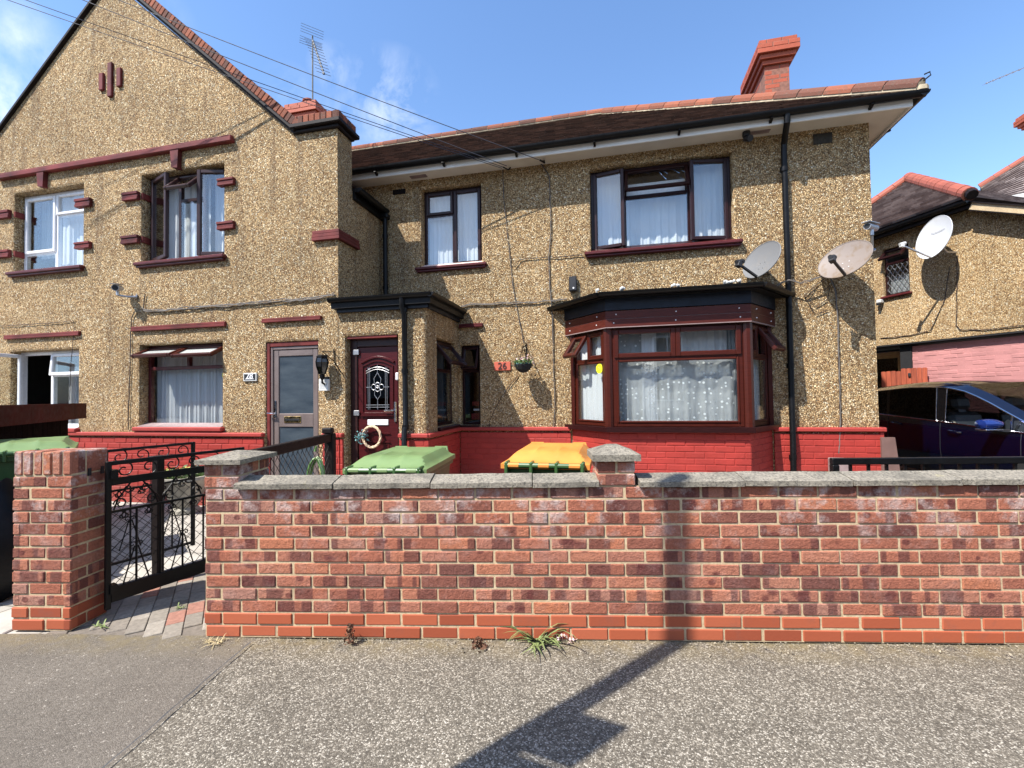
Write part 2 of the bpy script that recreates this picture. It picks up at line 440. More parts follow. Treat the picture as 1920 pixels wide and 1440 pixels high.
def plastic(name, c, rough=.38):
    g = G(name)
    f = g.noise(4, 6, .6).outputs[0]
    col = g.ramp(f, [(.3, tuple(x * .85 for x in c)), (.7, tuple(min(1, x * 1.1) for x in c))])
    sc = g.val(g.noise(30, 6, .75, g.obj((1, 4, 1))).outputs[0], .62, .7, 0, .35)
    col = g.mix(sc, col, tuple(min(1, x * 1.3 + .12) for x in c))
    return g.pbr(col, g.val(f, .3, .7, rough - .08, rough + .14), g.bump(g.noise(160, 3).outputs[0], .12, .002))
MAT['bingreen'] = plastic('green_bin_plastic', (.038, .095, .026))
MAT['lidgreen'] = plastic('faded_green_lid_plastic', (.15, .225, .085))
MAT['lidyellow'] = plastic('yellow_lid_plastic', (.60, .225, .036), .55)
MAT['carpaint'] = simple('dark_blue_car_paint', (.0006, .0010, .0085), .16, var=.05, metal=.0, coat=1.0)
MAT['mirrorpaint'] = simple('bright_blue_paint', (.010, .030, .17), .2, var=.05, metal=.3, coat=1.0)
MAT['gloss'] = simple('gloss_black_trim', (.004, .004, .005), .12, var=.05)
MAT['seat'] = simple('beige_seat_cloth', (.26, .22, .17), .8, bscale=80)
MAT['leaf'] = simple('green_leaf', (.08, .14, .03), .55, var=.5, nscale=14)
MAT['blade'] = simple('grass_blade', (.15, .19, .065), .6, var=.6, nscale=22)
MAT['dry'] = simple('dead_leaf', (.16, .075, .04), .8, var=.6, nscale=25)
MAT['straw'] = simple('dry_straw', (.42, .34, .18), .8, var=.4, nscale=20)
MAT['petal_y'] = simple('pale_yellow_petal', (.55, .46, .10), .6, var=.3)
MAT['petal_w'] = simple('pale_pink_petal', (.72, .50, .48), .6, var=.2)
MAT['petal_b'] = simple('teal_petal', (.10, .24, .24), .6, var=.4, nscale=20)
MAT['straww'] = simple('bleached_wicker', (.62, .46, .30), .75, var=.35, nscale=30, bscale=60)
MAT['planter'] = simple('weathered_stone_planter', (.30, .28, .23), .9, var=.35, nscale=14, bscale=50, bstr=.6)
MAT['hose'] = simple('green_hose', (.10, .20, .05), .4, var=.3)
MAT['hosew'] = simple('pale_green_hose', (.45, .55, .30), .4, var=.2)
MAT['board'] = simple('brown_board', (.15, .085, .07), .6, var=.15)
MAT['stone'] = simple('rubble', (.30, .26, .19), .9, var=.4, nscale=25, bscale=60)
def dishmat(name, c, stain, sc):
    g = G(name)
    f = g.noise(7, 6, .65).outputs[0]
    col = g.mix(g.val(f, .5, .72, 0, sc), c + (1,), stain + (1,))
    col = g.mix(g.val(g.noise(120, 3).outputs[0], .62, .72, 0, .3), col, tuple(x * .6 for x in c))
    return g.pbr(col, .55, None, spec=.35)
MAT['dishgrey'] = dishmat('grey_dish', (.15, .153, .157), (.19, .175, .155), .4)
MAT['dishpink'] = dishmat('stained_dish', (.205, .170, .150), (.15, .095, .045), .9)
MAT['dishwhite'] = dishmat('white_dish', (.52, .53, .54), (.42, .40, .35), .3)

# ------------------------------------------------------------------ mesh helpers
I4 = Matrix.Identity(4)
class MB:
    def __init__(s, M=None):
        s.v = []; s.f = []; s.mi = []; s.c = []; s.M = M or I4
    def add(s, vs, fs, mi=0, c=None, M=None):
        o = len(s.v); m = s.M if M is None else s.M @ M
        s.v += [m @ Vector(p) for p in vs]
        c = c or (0.5, 0.5, 0.5)
        for f in fs:
            s.f.append([o + i for i in f]); s.mi.append(mi); s.c.append(c)
    def box(s, x0, x1, y0, y1, z0, z1, mi=0, c=None, b=0.0, M=None, jit=0.0):
        if b <= 0:
            vs = [(x, y, z) for x in (x0, x1) for y in (y0, y1) for z in (z0, z1)]
            fs = [(0, 1, 3, 2), (4, 6, 7, 5), (0, 4, 5, 1), (2, 3, 7, 6), (0, 2, 6, 4), (1, 5, 7, 3)]
            s.add(vs, fs, mi, c, M); return
        b = min(b, (x1 - x0) * .45, (y1 - y0) * .45, (z1 - z0) * .45)
        P = ((x0, x1), (y0, y1), (z0, z1)); vs = []; idx = {}
        for i in (0, 1):
            for j in (0, 1):
                for k in (0, 1):
                    for a in range(3):
                        p = [P[0][i], P[1][j], P[2][k]]
                        for q in range(3):
                            if q != a: p[q] += b if (i, j, k)[q] == 0 else -b
                            if jit and q != a: p[q] += rnd.uniform(-jit, jit)
                        idx[(i, j, k, a)] = len(vs); vs.append(p)
        fs = []
        for a in range(3):
            o = [q for q in range(3) if q != a]
            for sgn in (0, 1):
                loop = []
                for (u, w) in ((0, 0), (1, 0), (1, 1), (0, 1)):
                    key = [0, 0, 0]; key[a] = sgn; key[o[0]] = u; key[o[1]] = w
                    loop.append(idx[(*key, a)])
                fs.append(loop)
        for a in range(3):
            for bx in range(a + 1, 3):
                r = 3 - a - bx
                for sa in (0, 1):
                    for sb in (0, 1):
                        k0 = [0, 0, 0]; k0[a] = sa; k0[bx] = sb; k0[r] = 0
                        k1 = list(k0); k1[r] = 1
                        fs.append([idx[(*k0, a)], idx[(*k1, a)], idx[(*k1, bx)], idx[(*k0, bx)]])
        for i in (0, 1):
            for j in (0, 1):
                for k in (0, 1): fs.append([idx[(i, j, k, a)] for a in range(3)])
        s.add(vs, fs, mi, c, M)
    def quad(s, a, b, c_, d, mi=0, c=None): s.add([a, b, c_, d], [(0, 1, 2, 3)], mi, c)
    def prism(s, poly, y0, y1, mi=0, c=None, M=None):      # poly in x,z extruded along y
        n = len(poly)
        vs = [(p[0], y0, p[1]) for p in poly] + [(p[0], y1, p[1]) for p in poly]
        fs = [tuple(range(n)), tuple(range(2 * n - 1, n - 1, -1))] + [(i, (i + 1) % n, n + (i + 1) % n, n + i) for i in range(n)]
        s.add(vs, fs, mi, c, M)
    def slab(s, poly, z0, z1, mi=0, c=None, M=None):       # poly in x,y extruded along z
        n = len(poly)
        vs = [(p[0], p[1], z0) for p in poly] + [(p[0], p[1], z1) for p in poly]
        fs = [tuple(range(n)), tuple(range(2 * n - 1, n - 1, -1))] + [(i, (i + 1) % n, n + (i + 1) % n, n + i) for i in range(n)]
        s.add(vs, fs, mi, c, M)
    def tube(s, pts, r, n=8, mi=0, c=None, cap=True, rs=None, M=None):
        pts = [Vector(p) for p in pts]; vs = []; fs = []
        up = None
        for i, p in enumerate(pts):
            t = (pts[min(i + 1, len(pts) - 1)] - pts[max(i - 1, 0)]).normalized()
            if up is None:
                up = Vector((0, 0, 1)) if abs(t.z) < .9 else Vector((1, 0, 0))
            sd = t.cross(up).normalized(); up = sd.cross(t).normalized()
            rr = rs[i] if rs else r
            for k in range(n):
                a = 2 * math.pi * k / n + math.pi / n
                vs.append(p + (sd * math.cos(a) + up * math.sin(a)) * rr)
        for i in range(len(pts) - 1):
            for k in range(n):
                fs.append((i * n + k, i * n + (k + 1) % n, (i + 1) * n + (k + 1) % n, (i + 1) * n + k))
        if cap:
            fs.append(tuple(range(n))); fs.append(tuple(range(len(pts) * n - 1, (len(pts) - 1) * n - 1, -1)))
        s.add(vs, fs, mi, c, M)
    def bar(s, p, q, w, h, mi=0, c=None, up=(0, 0, 1)):
        p = Vector(p); q = Vector(q); t = (q - p).normalized(); u = Vector(up)
        sd = t.cross(u).normalized(); u = sd.cross(t).normalized()
        vs = [e + sd * (a * w / 2) + u * (b * h / 2) for e in (p, q) for (a, b) in ((-1, -1), (1, -1), (1, 1), (-1, 1))]
        s.add(vs, [(0, 1, 2, 3), (7, 6, 5, 4), (0, 4, 5, 1), (1, 5, 6, 2), (2, 6, 7, 3), (3, 7, 4, 0)], mi, c)
    def lathe(s, prof, n=24, mi=0, c=None, M=None):
        vs = []; fs = []
        for r, z in prof:
            for k in range(n):
                a = 2 * math.pi * k / n; vs.append((r * math.cos(a), r * math.sin(a), z))
        for i in range(len(prof) - 1):
            for k in range(n):
                fs.append((i * n + k, i * n + (k + 1) % n, (i + 1) * n + (k + 1) % n, (i + 1) * n + k))
        fs.append(tuple(range(n))); fs.append(tuple(range((len(prof) - 1) * n, len(prof) * n)))
        s.add(vs, fs, mi, c, M)
    def build(s, name, mats, parent=None, smooth=False, bevel=0, recalc=True):
        me = bpy.data.meshes.new(name)
        me.from_pydata([tuple(p) for p in s.v], [], s.f)
        if not isinstance(mats, (list, tuple)): mats = [mats]
        for m in mats: me.materials.append(MAT[m] if isinstance(m, str) else m)
        me.polygons.foreach_set('material_index', s.mi)
        at = me.attributes.new('bcol', 'FLOAT_COLOR', 'FACE')
        at.data.foreach_set('color', [x for c in s.c for x in (c[0], c[1], c[2], 1.0)])
        if recalc:
            bm = bmesh.new(); bm.from_mesh(me); bmesh.ops.recalc_face_normals(bm, faces=bm.faces); bm.to_mesh(me); bm.free()
        if smooth:
            me.polygons.foreach_set('use_smooth', [True] * len(me.polygons))
            try: me.set_sharp_from_angle(angle=math.radians(smooth if smooth is not True else 40))
            except Exception: pass
        me.update()
        o = bpy.data.objects.new(name, me); COL.objects.link(o)
        if parent is not None: adopt(o, parent)
        return o

def wmat(o):
    m = Matrix.LocRotScale(o.location, o.rotation_euler, o.scale)
    return wmat(o.parent) @ o.matrix_parent_inverse @ m if o.parent else m
def adopt(o, parent):
    o.parent = parent; o.matrix_parent_inverse = wmat(parent).inverted()
def tag(o, label, cat, group=None):
    o['label'] = label; o['category'] = cat
    if group: o['group'] = group
    return o
def thing(name, label, cat, loc=(0, 0, 0), rz=0.0, group=None):
    o = bpy.data.objects.new(name, None); COL.objects.link(o)
    o.empty_display_size = .2; o.location = loc; o.rotation_euler = (0, 0, rz)
    return tag(o, label, cat, group)
def struct(o): o['kind'] = 'structure'; return o
def copy_tree(o, parent=None):
    c = o.copy(); COL.objects.link(c)
    if parent is not None: c.parent = parent; c.matrix_parent_inverse = o.matrix_parent_inverse.copy()
    for ch in list(o.children): copy_tree(ch, c)
    return c
def frameM(p, q, z=0.0):         # x along p->q, y inward (left of travel), z up
    d = (Vector(q[:2]) - Vector(p[:2])).normalized()
    return Matrix(((d.x, -d.y, 0, p[0]), (d.y, d.x, 0, p[1]), (0, 0, 1, z), (0, 0, 0, 1)))
def text_mesh(name, body, size, depth, M, mat, parent, align='CENTER', bold=0.0):
    cu = bpy.data.curves.new(name, 'FONT'); cu.body = body; cu.size = size; cu.extrude = depth; cu.offset = bold
    cu.align_x = align; cu.align_y = 'CENTER'
    to = bpy.data.objects.new(name, cu)
    me = bpy.data.meshes.new_from_object(to)
    bpy.data.objects.remove(to); bpy.data.curves.remove(cu)
    me.transform(M @ Matrix.Rotation(math.pi / 2, 4, 'X'))
    me.materials.append(MAT[mat])
    o = bpy.data.objects.new(name, me); COL.objects.link(o)
    if parent is not None: adopt(o, parent)
    return o

def wall_panel(name, mat, parent, M, outer, holes, r=.03, depth=.14):
    bm = bmesh.new(); edges = []
    def loop(pts):
        vs = [bm.verts.new(p) for p in pts]
        es = [bm.edges.new((vs[i], vs[(i + 1) % len(vs)])) for i in range(len(vs))]
        return vs, es
    _, es = loop([(u, 0, v) for u, v in outer]); edges += es
    rims = []
    for h in holes:
        u0, v0, u1, v1 = h[:4]; dp = h[4] if len(h) > 4 else depth
        def rect(e, y): return [(u0 - e, y, v0 - e), (u1 + e, y, v0 - e), (u1 + e, y, v1 + e), (u0 - e, y, v1 + e)]
        vs, es = loop(rect(r, 0)); edges += es
        rims.append((vs, [rect(r * .3, r * .25), rect(0, r), rect(0, dp)]))
    bmesh.ops.triangle_fill(bm, use_beauty=True, use_dissolve=False, edges=edges, normal=(0, -1, 0))
    for vs, rings in rims:
        prev = vs
        for ring in rings:
            cur = [bm.verts.new(p) for p in ring]
            for i in range(4): bm.faces.new((prev[i], prev[(i + 1) % 4], cur[(i + 1) % 4], cur[i]))
            prev = cur
    bmesh.ops.recalc_face_normals(bm, faces=bm.faces)
    bm.transform(M)
    me = bpy.data.meshes.new(name); bm.to_mesh(me); bm.free()
    me.materials.append(MAT[mat])
    o = bpy.data.objects.new(name, me); COL.objects.link(o)
    if parent is not None: adopt(o, parent)
    return o

def bricks(mb, M, length, z0, n, bl=.2235, ch=.0757, th=.1, jt=.011, jit=.0035, mi=0, mim=1, half=0, chamfer=.005, rowfn=None, mortar=True, rec=.006):
    for k in range(n):
        za, zb = z0 + k * ch + jt / 2, z0 + (k + 1) * ch - jt / 2
        off = ((k + half) % 2) * bl / 2 + (rnd.uniform(-.006, .006) if length > 1 else 0)
        x = -off
        while x < length - .012:
            a = max(x + jt / 2, 0); b_ = min(x + bl - jt / 2, length)
            if length - b_ < .02: b_ = length
            x += bl
            if b_ - a < .012: continue
            c = (rnd.random(), rnd.random(), rnd.random())
            m = mi if rowfn is None else rowfn(k)
            mb.box(a + rnd.uniform(-.002, .002), b_ + rnd.uniform(-.002, .002), rnd.uniform(-jit, jit) , th, za + rnd.uniform(-.002, .002), zb + rnd.uniform(-.002, .002), m, c, chamfer, M, .0012)
    if mortar: mb.box(.003, length - .003, rec, th + .004, z0, z0 + n * ch, mim, None, 0, M)

def roof_tiles(mb, A, B, C, D, nrow, tw=.17, lift=.022, mi=0):
    A, B, C, D = map(Vector, (A, B, C, D)); nrm = (B - A).cross(D - A).normalized()
    if nrm.z < 0: nrm = -nrm
    for k in range(nrow):
        t0, t1 = k / nrow, (k + 1) / nrow
        p0, q0 = A.lerp(D, t0), B.lerp(C, t0); p1, q1 = A.lerp(D, t1), B.lerp(C, t1)
        L = (q0 - p0).length; cnt = max(1, int(L / tw)); off = (k % 2) * .5
        xs = [0.0] + [(i + off) / (cnt + 1) for i in range(1, cnt + 1)] + [1.0]
        for i in range(len(xs) - 1):
            if xs[i + 1] - xs[i] < 1e-4: continue
            a0, b0, a1, b1 = p0.lerp(q0, xs[i]), p0.lerp(q0, xs[i + 1]), p1.lerp(q1, xs[i]), p1.lerp(q1, xs[i + 1])
            l = lift + rnd.uniform(-.004, .005)
            c = (rnd.random(), rnd.random(), rnd.random())
            mb.add([a0 + nrm * l, b0 + nrm * l, b1 + nrm * .003, a1 + nrm * .003, a0, b0], [(0, 1, 2, 3), (4, 5, 1, 0)], mi, c)

def ridge_tiles(mb, p, q, r=.1, step=.33, mi=0, mim=1):
    p = Vector(p); q = Vector(q); L = (q - p).length; t = (q - p) / L; n = max(1, int(round(L / step)))
    sd = t.cross(Vector((0, 0, 1))).normalized(); up = sd.cross(t).normalized()
    for i in range(n):
        a = p + t * (L * i / n + .006); b = p + t * (L * (i + 1) / n - .006)
        vs = []; rr = r * rnd.uniform(.97, 1.04)
        for e in (a, b):
            for k in range(9):
                an = math.pi * (k / 8); an = -.25 + (math.pi + .5) * k / 8
                vs.append(e + sd * (math.cos(an) * rr) + up * (math.sin(an) * rr))
        fs = [(k, k + 1, 9 + k + 1, 9 + k) for k in range(8)] + [tuple(range(9)), tuple(range(17, 8, -1))]
        mb.add(vs, fs, mi, (rnd.random(), rnd.random(), rnd.random()))
    mb.tube([p - up * .012, q - up * .012], r * .95, 8, mim)

# ------------------------------------------------------------------ windows and doors
def curtain(parent, M, x0, x1, z0, z1, y, mat='net', amp=.018, wl=.09, seed=0, hem=0.0, name='curtain'):
    r = random.Random(seed); mb = MB(M); n = max(8, int((x1 - x0) / .008)); ph = r.random() * 6
    rows = 9; vs = []; fs = []
    w2 = wl * r.uniform(1.6, 2.3)
    for j in range(rows):
        t = j / (rows - 1); z = z1 + (z0 - z1) * t
        for i in range(n + 1):
            x = x0 + (x1 - x0) * i / n
            a = amp * (.55 + .45 * t)
            yy = y + a * (.6 * math.sin(2 * math.pi * x / wl + ph + .25 * math.sin(5 * x)) + .5 * math.sin(2 * math.pi * x / w2 + 2 * ph + .5 * t) + .25 * math.sin(2 * math.pi * x / (wl * .43) + ph * 3))
            zz = z + (hem * math.sin(2 * math.pi * x / .11) if j == rows - 1 else 0)
            vs.append((x, yy, zz))
    for j in range(rows - 1):
        for i in range(n): fs.append((j * (n + 1) + i, j * (n + 1) + i + 1, (j + 1) * (n + 1) + i + 1, (j + 1) * (n + 1) + i))
    mb.add(vs, fs)
    return mb.build(name, mat, parent, smooth=True, recalc=False)

def ring(mb, x0, z0, x1, z1, bw, y0, y1, b=.006):
    mb.box(x0, x0 + bw, y0, y1, z0, z1, b=b); mb.box(x1 - bw, x1, y0, y1, z0, z1, b=b)
    mb.box(x0 + bw - .001, x1 - bw + .001, y0 + .001, y1 - .001, z0, z0 + bw, b=b); mb.box(x0 + bw - .001, x1 - bw + .001, y0 + .001, y1 - .001, z1 - bw, z1, b=b)

def window(parent, M, w, h, mat, yf=.10, fw=.05, fd=.06, bars=(), cells=(), sashmat=None, name='window'):
    mb = MB(M)
    ring(mb, 0, 0, w, h, fw, yf, yf + fd)
    for (x0, z0, x1, z1) in bars: mb.box(x0, x1, yf + .002, yf + fd - .002, z0, z1, b=.005)
    win = mb.build(name, mat, parent)
    for c in cells:
        x0, z0, x1, z1 = c['r']; bw = c.get('bw', 0); hinge = c.get('hinge'); a = math.radians(c.get('ang', 0))
        S = M
        if hinge == 'top': S = M @ Matrix.Translation((0, yf - .02, z1)) @ Matrix.Rotation(-a, 4, 'X') @ Matrix.Translation((0, -yf + .02, -z1))
        elif hinge == 'left': S = M @ Matrix.Translation((x0, yf - .02, 0)) @ Matrix.Rotation(-a, 4, 'Z') @ Matrix.Translation((-x0, -yf + .02, 0))
        elif hinge == 'right': S = M @ Matrix.Translation((x1, yf - .02, 0)) @ Matrix.Rotation(a, 4, 'Z') @ Matrix.Translation((-x1, -yf + .02, 0))
        if bw:
            sb = MB(S); ring(sb, x0, z0, x1, z1, bw, yf - .022, yf + .03, .008)
            sb.build('sash', c.get('mat', sashmat or mat), win)
            if a:
                st = MB(S)
                if hinge == 'top':
                    for xx in (x0 + .015, x1 - .015): st.bar((xx, yf + .035, z1 - .02), (xx, yf + .035, z0 + (z1 - z0) * .35), .012, .012)
                else:
                    st.bar((x0 + .05, yf + .035, z0 + .012), (x1 - .05, yf + .035, z0 + .012), .012, .012)
                st.build('stay', 'silver', win)
        g = MB(S); g.box(x0 + bw - .004, x1 - bw + .004, yf + .004, yf + .010, z0 + bw - .004, z1 - bw + .004)
        g.build('pane', c.get('glass', 'glass'), win)
    return win

def sill(parent, M, x0, x1, z, proj, th, depth, mat, name='sill'):
    mb = MB(M)
    mb.prism([(0, 0)] * 0 or [(x0, z - th), (x1, z - th), (x1, z), (x0, z)], -proj, depth, 0)
    return mb.build(name, mat, parent, bevel=0)

def hole(px0, py_top, px1, py_bot, Y, pxm=None):
    m = (px0 + px1) / 2
    a = PY(px0, (py_top + py_bot) / 2, Y); b = PY(px1, (py_top + py_bot) / 2, Y)
    t = PY(pxm or m, py_top, Y); s = PY(pxm or m, py_bot, Y)
    return [a.x, s.z, b.x, t.z]
def at(h, Y): return Matrix.Translation((h[0], Y, h[1]))

FY, GY = 6.4, 5.24               # planes of the main front and of the gable front
# ================================================================== number 28 / 30, the gabled block
gh = thing('gabled_house', 'pebbledashed house with a tall front gable, red string course and grey glazed door', 'house', (-7.0, GY, 0))
W30U = hole(26, 354, 155, 505, GY)
W28U = hole(265, 317, 419, 486, GY, 342)
W28G = hole(261, 644, 416, 803, GY, 338)
W30G = hole(19, 657, 146, 803, GY, 82); W30G[1] = W28G[1]
D28 = hole(498, 640, 604, 800, GY, 551); D28[1] = .06
GX0, GX1, APX, APZ = -11.1, -3.5, -7.33, 7.86
wall_panel('wall', 'pebble', gh, Matrix.Translation((0, GY, 0)),
           [(GX0, -.05), (GX1 + .0, -.05), (GX1, 5.03), (-4.14, 5.03), (APX, APZ - .03), (GX0, APZ - .87 * (APX - GX0))],
           [W30U + [.16], W28U + [.16], W28G + [.16], W30G + [.16], D28 + [.09]])
mb = MB()
mb.box(GX1 - .3, GX1, GY + .002, FY + .05, -.05, 4.32)          # return wall
mb.box(-4.10, GX1 - .004, GY + .004, GY + .34, 4.25, 5.02)      # kneeler pier
mb.build('return_wall', 'pebble', gh)
mb = MB(); mb.box(GX0, GX1 - .31, GY + 6.0, GY + 6.2, -.05, 5.0); mb.box(GX0, GX0 + .2, GY + .02, GY + 6, -.05, 4.4)
mb.box(GX1 - .22, GX1 - .02, FY + .1, GY + 6.2, -.05, 4.3)
mb.build('rear_wall', 'interior', gh)
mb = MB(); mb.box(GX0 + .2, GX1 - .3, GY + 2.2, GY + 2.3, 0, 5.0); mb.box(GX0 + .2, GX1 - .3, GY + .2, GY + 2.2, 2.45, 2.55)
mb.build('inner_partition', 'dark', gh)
# plinth with a projecting painted ledge
def plinth(parent, segs, Mw=I4, z1=1.0, mat='redbrick', proud=.03):
    for (x0, x1) in segs:
        b = MB(); t = MB()
        bricks(b, Mw @ Matrix.Translation((x0, -proud, 0)), x1 - x0, -.02, 12, th=proud - .004, mim=0, jit=.002, jt=.009, rec=.005, ch=.0785)
        t.box(x0 - .006, x1 + .006, -proud - .028, .02, z1 - .055, z1, b=.012, M=Mw)
        b.build('plinth', mat, parent); t.build('plinth_ledge', 'redpaint', parent)
plinth(gh, [(GX0, D28[0] - .02), (D28[2] + .02, GX1 + .02)], Matrix.Translation((0, GY, 0)))
# roof slopes
mb = MB()
for sx in (-1, 1):
    e = Vector((APX + sx * 3.92, 0, APZ - .22 - 3.92 * .85)); top = Vector((APX, 0, APZ - .22))
    A = Vector((e.x, GY + .33, e.z)); B = Vector((e.x, GY + 6.6, e.z)); Cc = Vector((top.x, GY + 6.6, top.z)); Dd = Vector((top.x, GY + .33, top.z))
    roof_tiles(mb, A, B, Cc, Dd, 40)
    mb.add([A - Vector((0, 0, .05)), B - Vector((0, 0, .05)), Cc - Vector((0, 0, .05)), Dd - Vector((0, 0, .05))], [(0, 1, 2, 3)])
mb.build('roof', 'tile', gh, recalc=False)
# right-hand brick-on-edge coping, its drip, the kneeler coping, left-hand verge
cop = MB(); drip = MB()
p = Vector((-4.14, GY, 5.03)); q = Vector((APX + .02, GY, APZ + .0)); L = (q - p).length; t = (q - p) / L; u = Vector((0, 0, 1)).cross(t).cross(t) * -1
u = Vector((-t.z, 0, t.x)); u = u if u.z > 0 else -u
n = int(L / .078)
for i in range(n):
    a = p + t * (L * i / n); c = (rnd.random(), rnd.random(), rnd.random())
    Mx = Matrix((( t.x, 0, u.x, a.x), (0, 1, 0, a.y), (t.z, 0, u.z, a.z), (0, 0, 0, 1)))
    cop.box(.004, L / n - .004, -.05 + rnd.uniform(-.004, .004), .30, .05, .165 + rnd.uniform(-.004, .004), 0, c, .006, Mx)
Mx = Matrix(((t.x, 0, u.x, p.x), (0, 1, 0, p.y), (t.z, 0, u.z, p.z), (0, 0, 0, 1)))
cop.box(0, L, -.035, .30, .03, .15, 1, None, 0, Mx)
drip.box(-.02, L, -.07, .2, .008, .048, 0, None, .008, Mx)
drip.box(-.02, L, -.035, .2, -.018, .006, 0, None, .005, Mx)
nx = 8
for i in range(nx):
    x0 = -4.16 + .70 * i / nx; c = (rnd.random(), rnd.random(), rnd.random())
    cop.box(x0 + .004, x0 + .70 / nx - .004, GY - .05, GY + .36, 5.115, 5.225, 0, c, .006)
for i in range(4):
    y0 = GY - .05 + .41 * i / 4
    cop.box(GX1 - .02, GX1 + .055, y0 + .004, y0 + .098, 5.115, 5.222, 0, (rnd.random(),) * 3, .006)
cop.box(-4.15, GX1 + .03, GY - .03, GY + .35, 5.11, 5.20, 1)
drip.box(-4.17, GX1 + .09, GY - .09, GY + .4, 5.05, 5.112, 0, None, .012)
drip.box(-4.13, GX1 + .04, GY - .04, GY + .35, 5.005, 5.048, 0, None, .01)
cop.build('gable_coping', ['ridge', 'cream'], gh); drip.build('coping_drip', 'rustiron', gh)
mb = MB(); p2 = Vector((GX0 - .2, GY, APZ - .87 * (APX - GX0 + .2))); q2 = Vector((APX, GY, APZ + .02)); L2 = (q2 - p2).length; t2 = (q2 - p2) / L2; u2 = Vector((-t2.z, 0, t2.x))
Mx = Matrix(((t2.x, 0, u2.x, p2.x), (0, 1, 0, p2.y), (t2.z, 0, u2.z, p2.z), (0, 0, 0, 1)))
mb.box(0, L2, -.045, .3, -.012, .032, 0, None, .006, Mx)
mb.build('verge', 'rustiron', gh)
# eaves gutter on the return wall and its downpipe
def gutter(parent, p, q, r=.058, name='gutter', brackets=0, out=Vector((0, -1, 0))):
    p = Vector(p); q = Vector(q); mb = MB(); t = (q - p).normalized(); vs = []; N = 10
    for rr in (r, r - .006):
        for e in (p, q):
            for k in range(N + 1):
                a = math.pi * k / N; vs.append(e + out * (math.cos(a) * rr) - Vector((0, 0, 1)) * (math.sin(a) * rr))
    fs = []; w = N + 1
    for k in range(N): fs += [(k, k + 1, w + k + 1, w + k), (2 * w + k, 3 * w + k, 3 * w + k + 1, 2 * w + k + 1)]
    fs += [(0, w, 3 * w, 2 * w), (N, 2 * w + N, 3 * w + N, w + N)]
    fs += [tuple(range(N + 1)), tuple(range(w, w + N + 1))]
    mb.add(vs, fs)
    for i in range(brackets):
        c = p.lerp(q, (i + .5) / brackets)
        mb.bar(c - out * r * .9 - Vector((0, 0, r * 1.5)), c + out * r * .4 - Vector((0, 0, r)), .03, .03)
        mb.bar(c - out * r * 1.0 - Vector((0, 0, 0)), c - out * r * 1.0 - Vector((0, 0, r * 1.8)), .03, .02)
    return mb.build(name, 'gutter', parent, smooth=True)
gutter(gh, (GX1 + .10, GY + .30, 4.335), (GX1 + .10, FY - .05, 4.335), .06, out=Vector((1, 0, 0)))
mb = MB(); mb.box(GX1 - .02, GX1 + .045, GY + .345, FY - .01, 4.20, 4.36, b=.008); mb.box(GX1 + .02, GX1 + .16, FY - .14, FY - .02, 4.19, 4.28, b=.02)
mb.build('fascia', 'blackfelt', gh)
mb = MB(); mb.tube([(GX1 + .10, FY - .09, 4.2), (GX1 + .10, FY - .09, 2.6)], .036, 12)
for z in (3.9, 3.1): mb.tube([(GX1 + .10, FY - .09, z), (GX1 + .10, FY - .09, z + .05)], .044, 12)
mb.build('downpipe', 'gutter', gh, smooth=True)
# red trims
def trim(name, px0, py0, px1, py1, Y, proud, mat, parent, ribs=0, left_ret=0, right_ret=0):
    m = (px0 + px1) / 2
    a = PY(px0, (py0 + py1) / 2, Y); b = PY(px1, (py0 + py1) / 2, Y); z1 = PY(m, py0, Y).z; z0 = PY(m, py1, Y).z
    mb = MB()
    if ribs:
        for i in range(ribs):
            zz0 = z0 + (z1 - z0) * i / ribs; zz1 = z0 + (z1 - z0) * (i + 1) / ribs
            pr = proud * (1 if i % 2 == 0 else .82) + (i * .003)
            mb.box(a.x, b.x, Y - pr, Y + .03, zz0, zz1 - .0015, 0, (rnd.random(),) * 3, .004)
    else: mb.box(a.x, b.x, Y - proud, Y + .03, z0, z1, 0, (rnd.random(),) * 3, .008)
    return mb.build(name, mat, parent)
sc = MB()
za = PY(220, 300, GY).z
sc.box(-9.62, -5.11, GY - .075, GY + .03, za - .035, za + .035, b=.01); sc.box(-9.6, -5.13, GY - .05, GY + .03, za + .036, za + .07, b=.01)
for (a, b, c, d) in ((78, 322, 90, 353), (327, 284, 341, 318)):
    pa, pb = PY(a, d, GY), PY(c, d, GY)
    sc.prism([(pa.x + .02, pa.z), (pb.x - .01, pb.z), (pb.x + .005, za - .034), (pa.x - .005, za - .034)], GY - .066, GY + .03)
sc.build('string_course', 'redtrim', gh)
for (a, b, c, d) in ((189, 139, 197, 171), (205, 119, 213, 183), (222, 129, 230, 164)):
    trim('decorative_brick', a, b, c, d, GY, .035, 'redtrim', gh)
for (a, b, c, d, ret) in ((234, 362, 263, 377, 1), (232, 443, 263, 458, 1), (412, 336, 442, 349, 2), (411, 417, 442, 431, 2), (-2, 396, 22, 411, 1), (-2, 470, 22, 484, 1), (146, 374, 174, 389, 2), (145, 455, 173, 467, 2)):
    o = trim('quoin_block', a, b, c, d, GY, .05, 'redtrim', gh, 3)
    h = (W28U if a > 200 else W30U); mb = MB(); zc = PY((a + c) / 2, (b + d) / 2, GY).z
    if ret == 1: mb.box(h[0] - .02, h[0] + .02, GY + .005, GY + .15, zc - .048, zc + .045, b=.004)
    else: mb.box(h[2] - .02, h[2] + .02, GY + .005, GY + .15, zc - .048, zc + .045, b=.004)
    mb.build('quoin_return', 'redtrim', gh)
trim('lintel_band', 250, 608, 425, 617, GY, .04, 'redtrim', gh, 2)
trim('lintel_band', 12, 625, 152, 633, GY, .04, 'redtrim', gh, 2)
trim('lintel_band', 494, 595, 604, 603, GY, .045, 'redtrim', gh, 2)
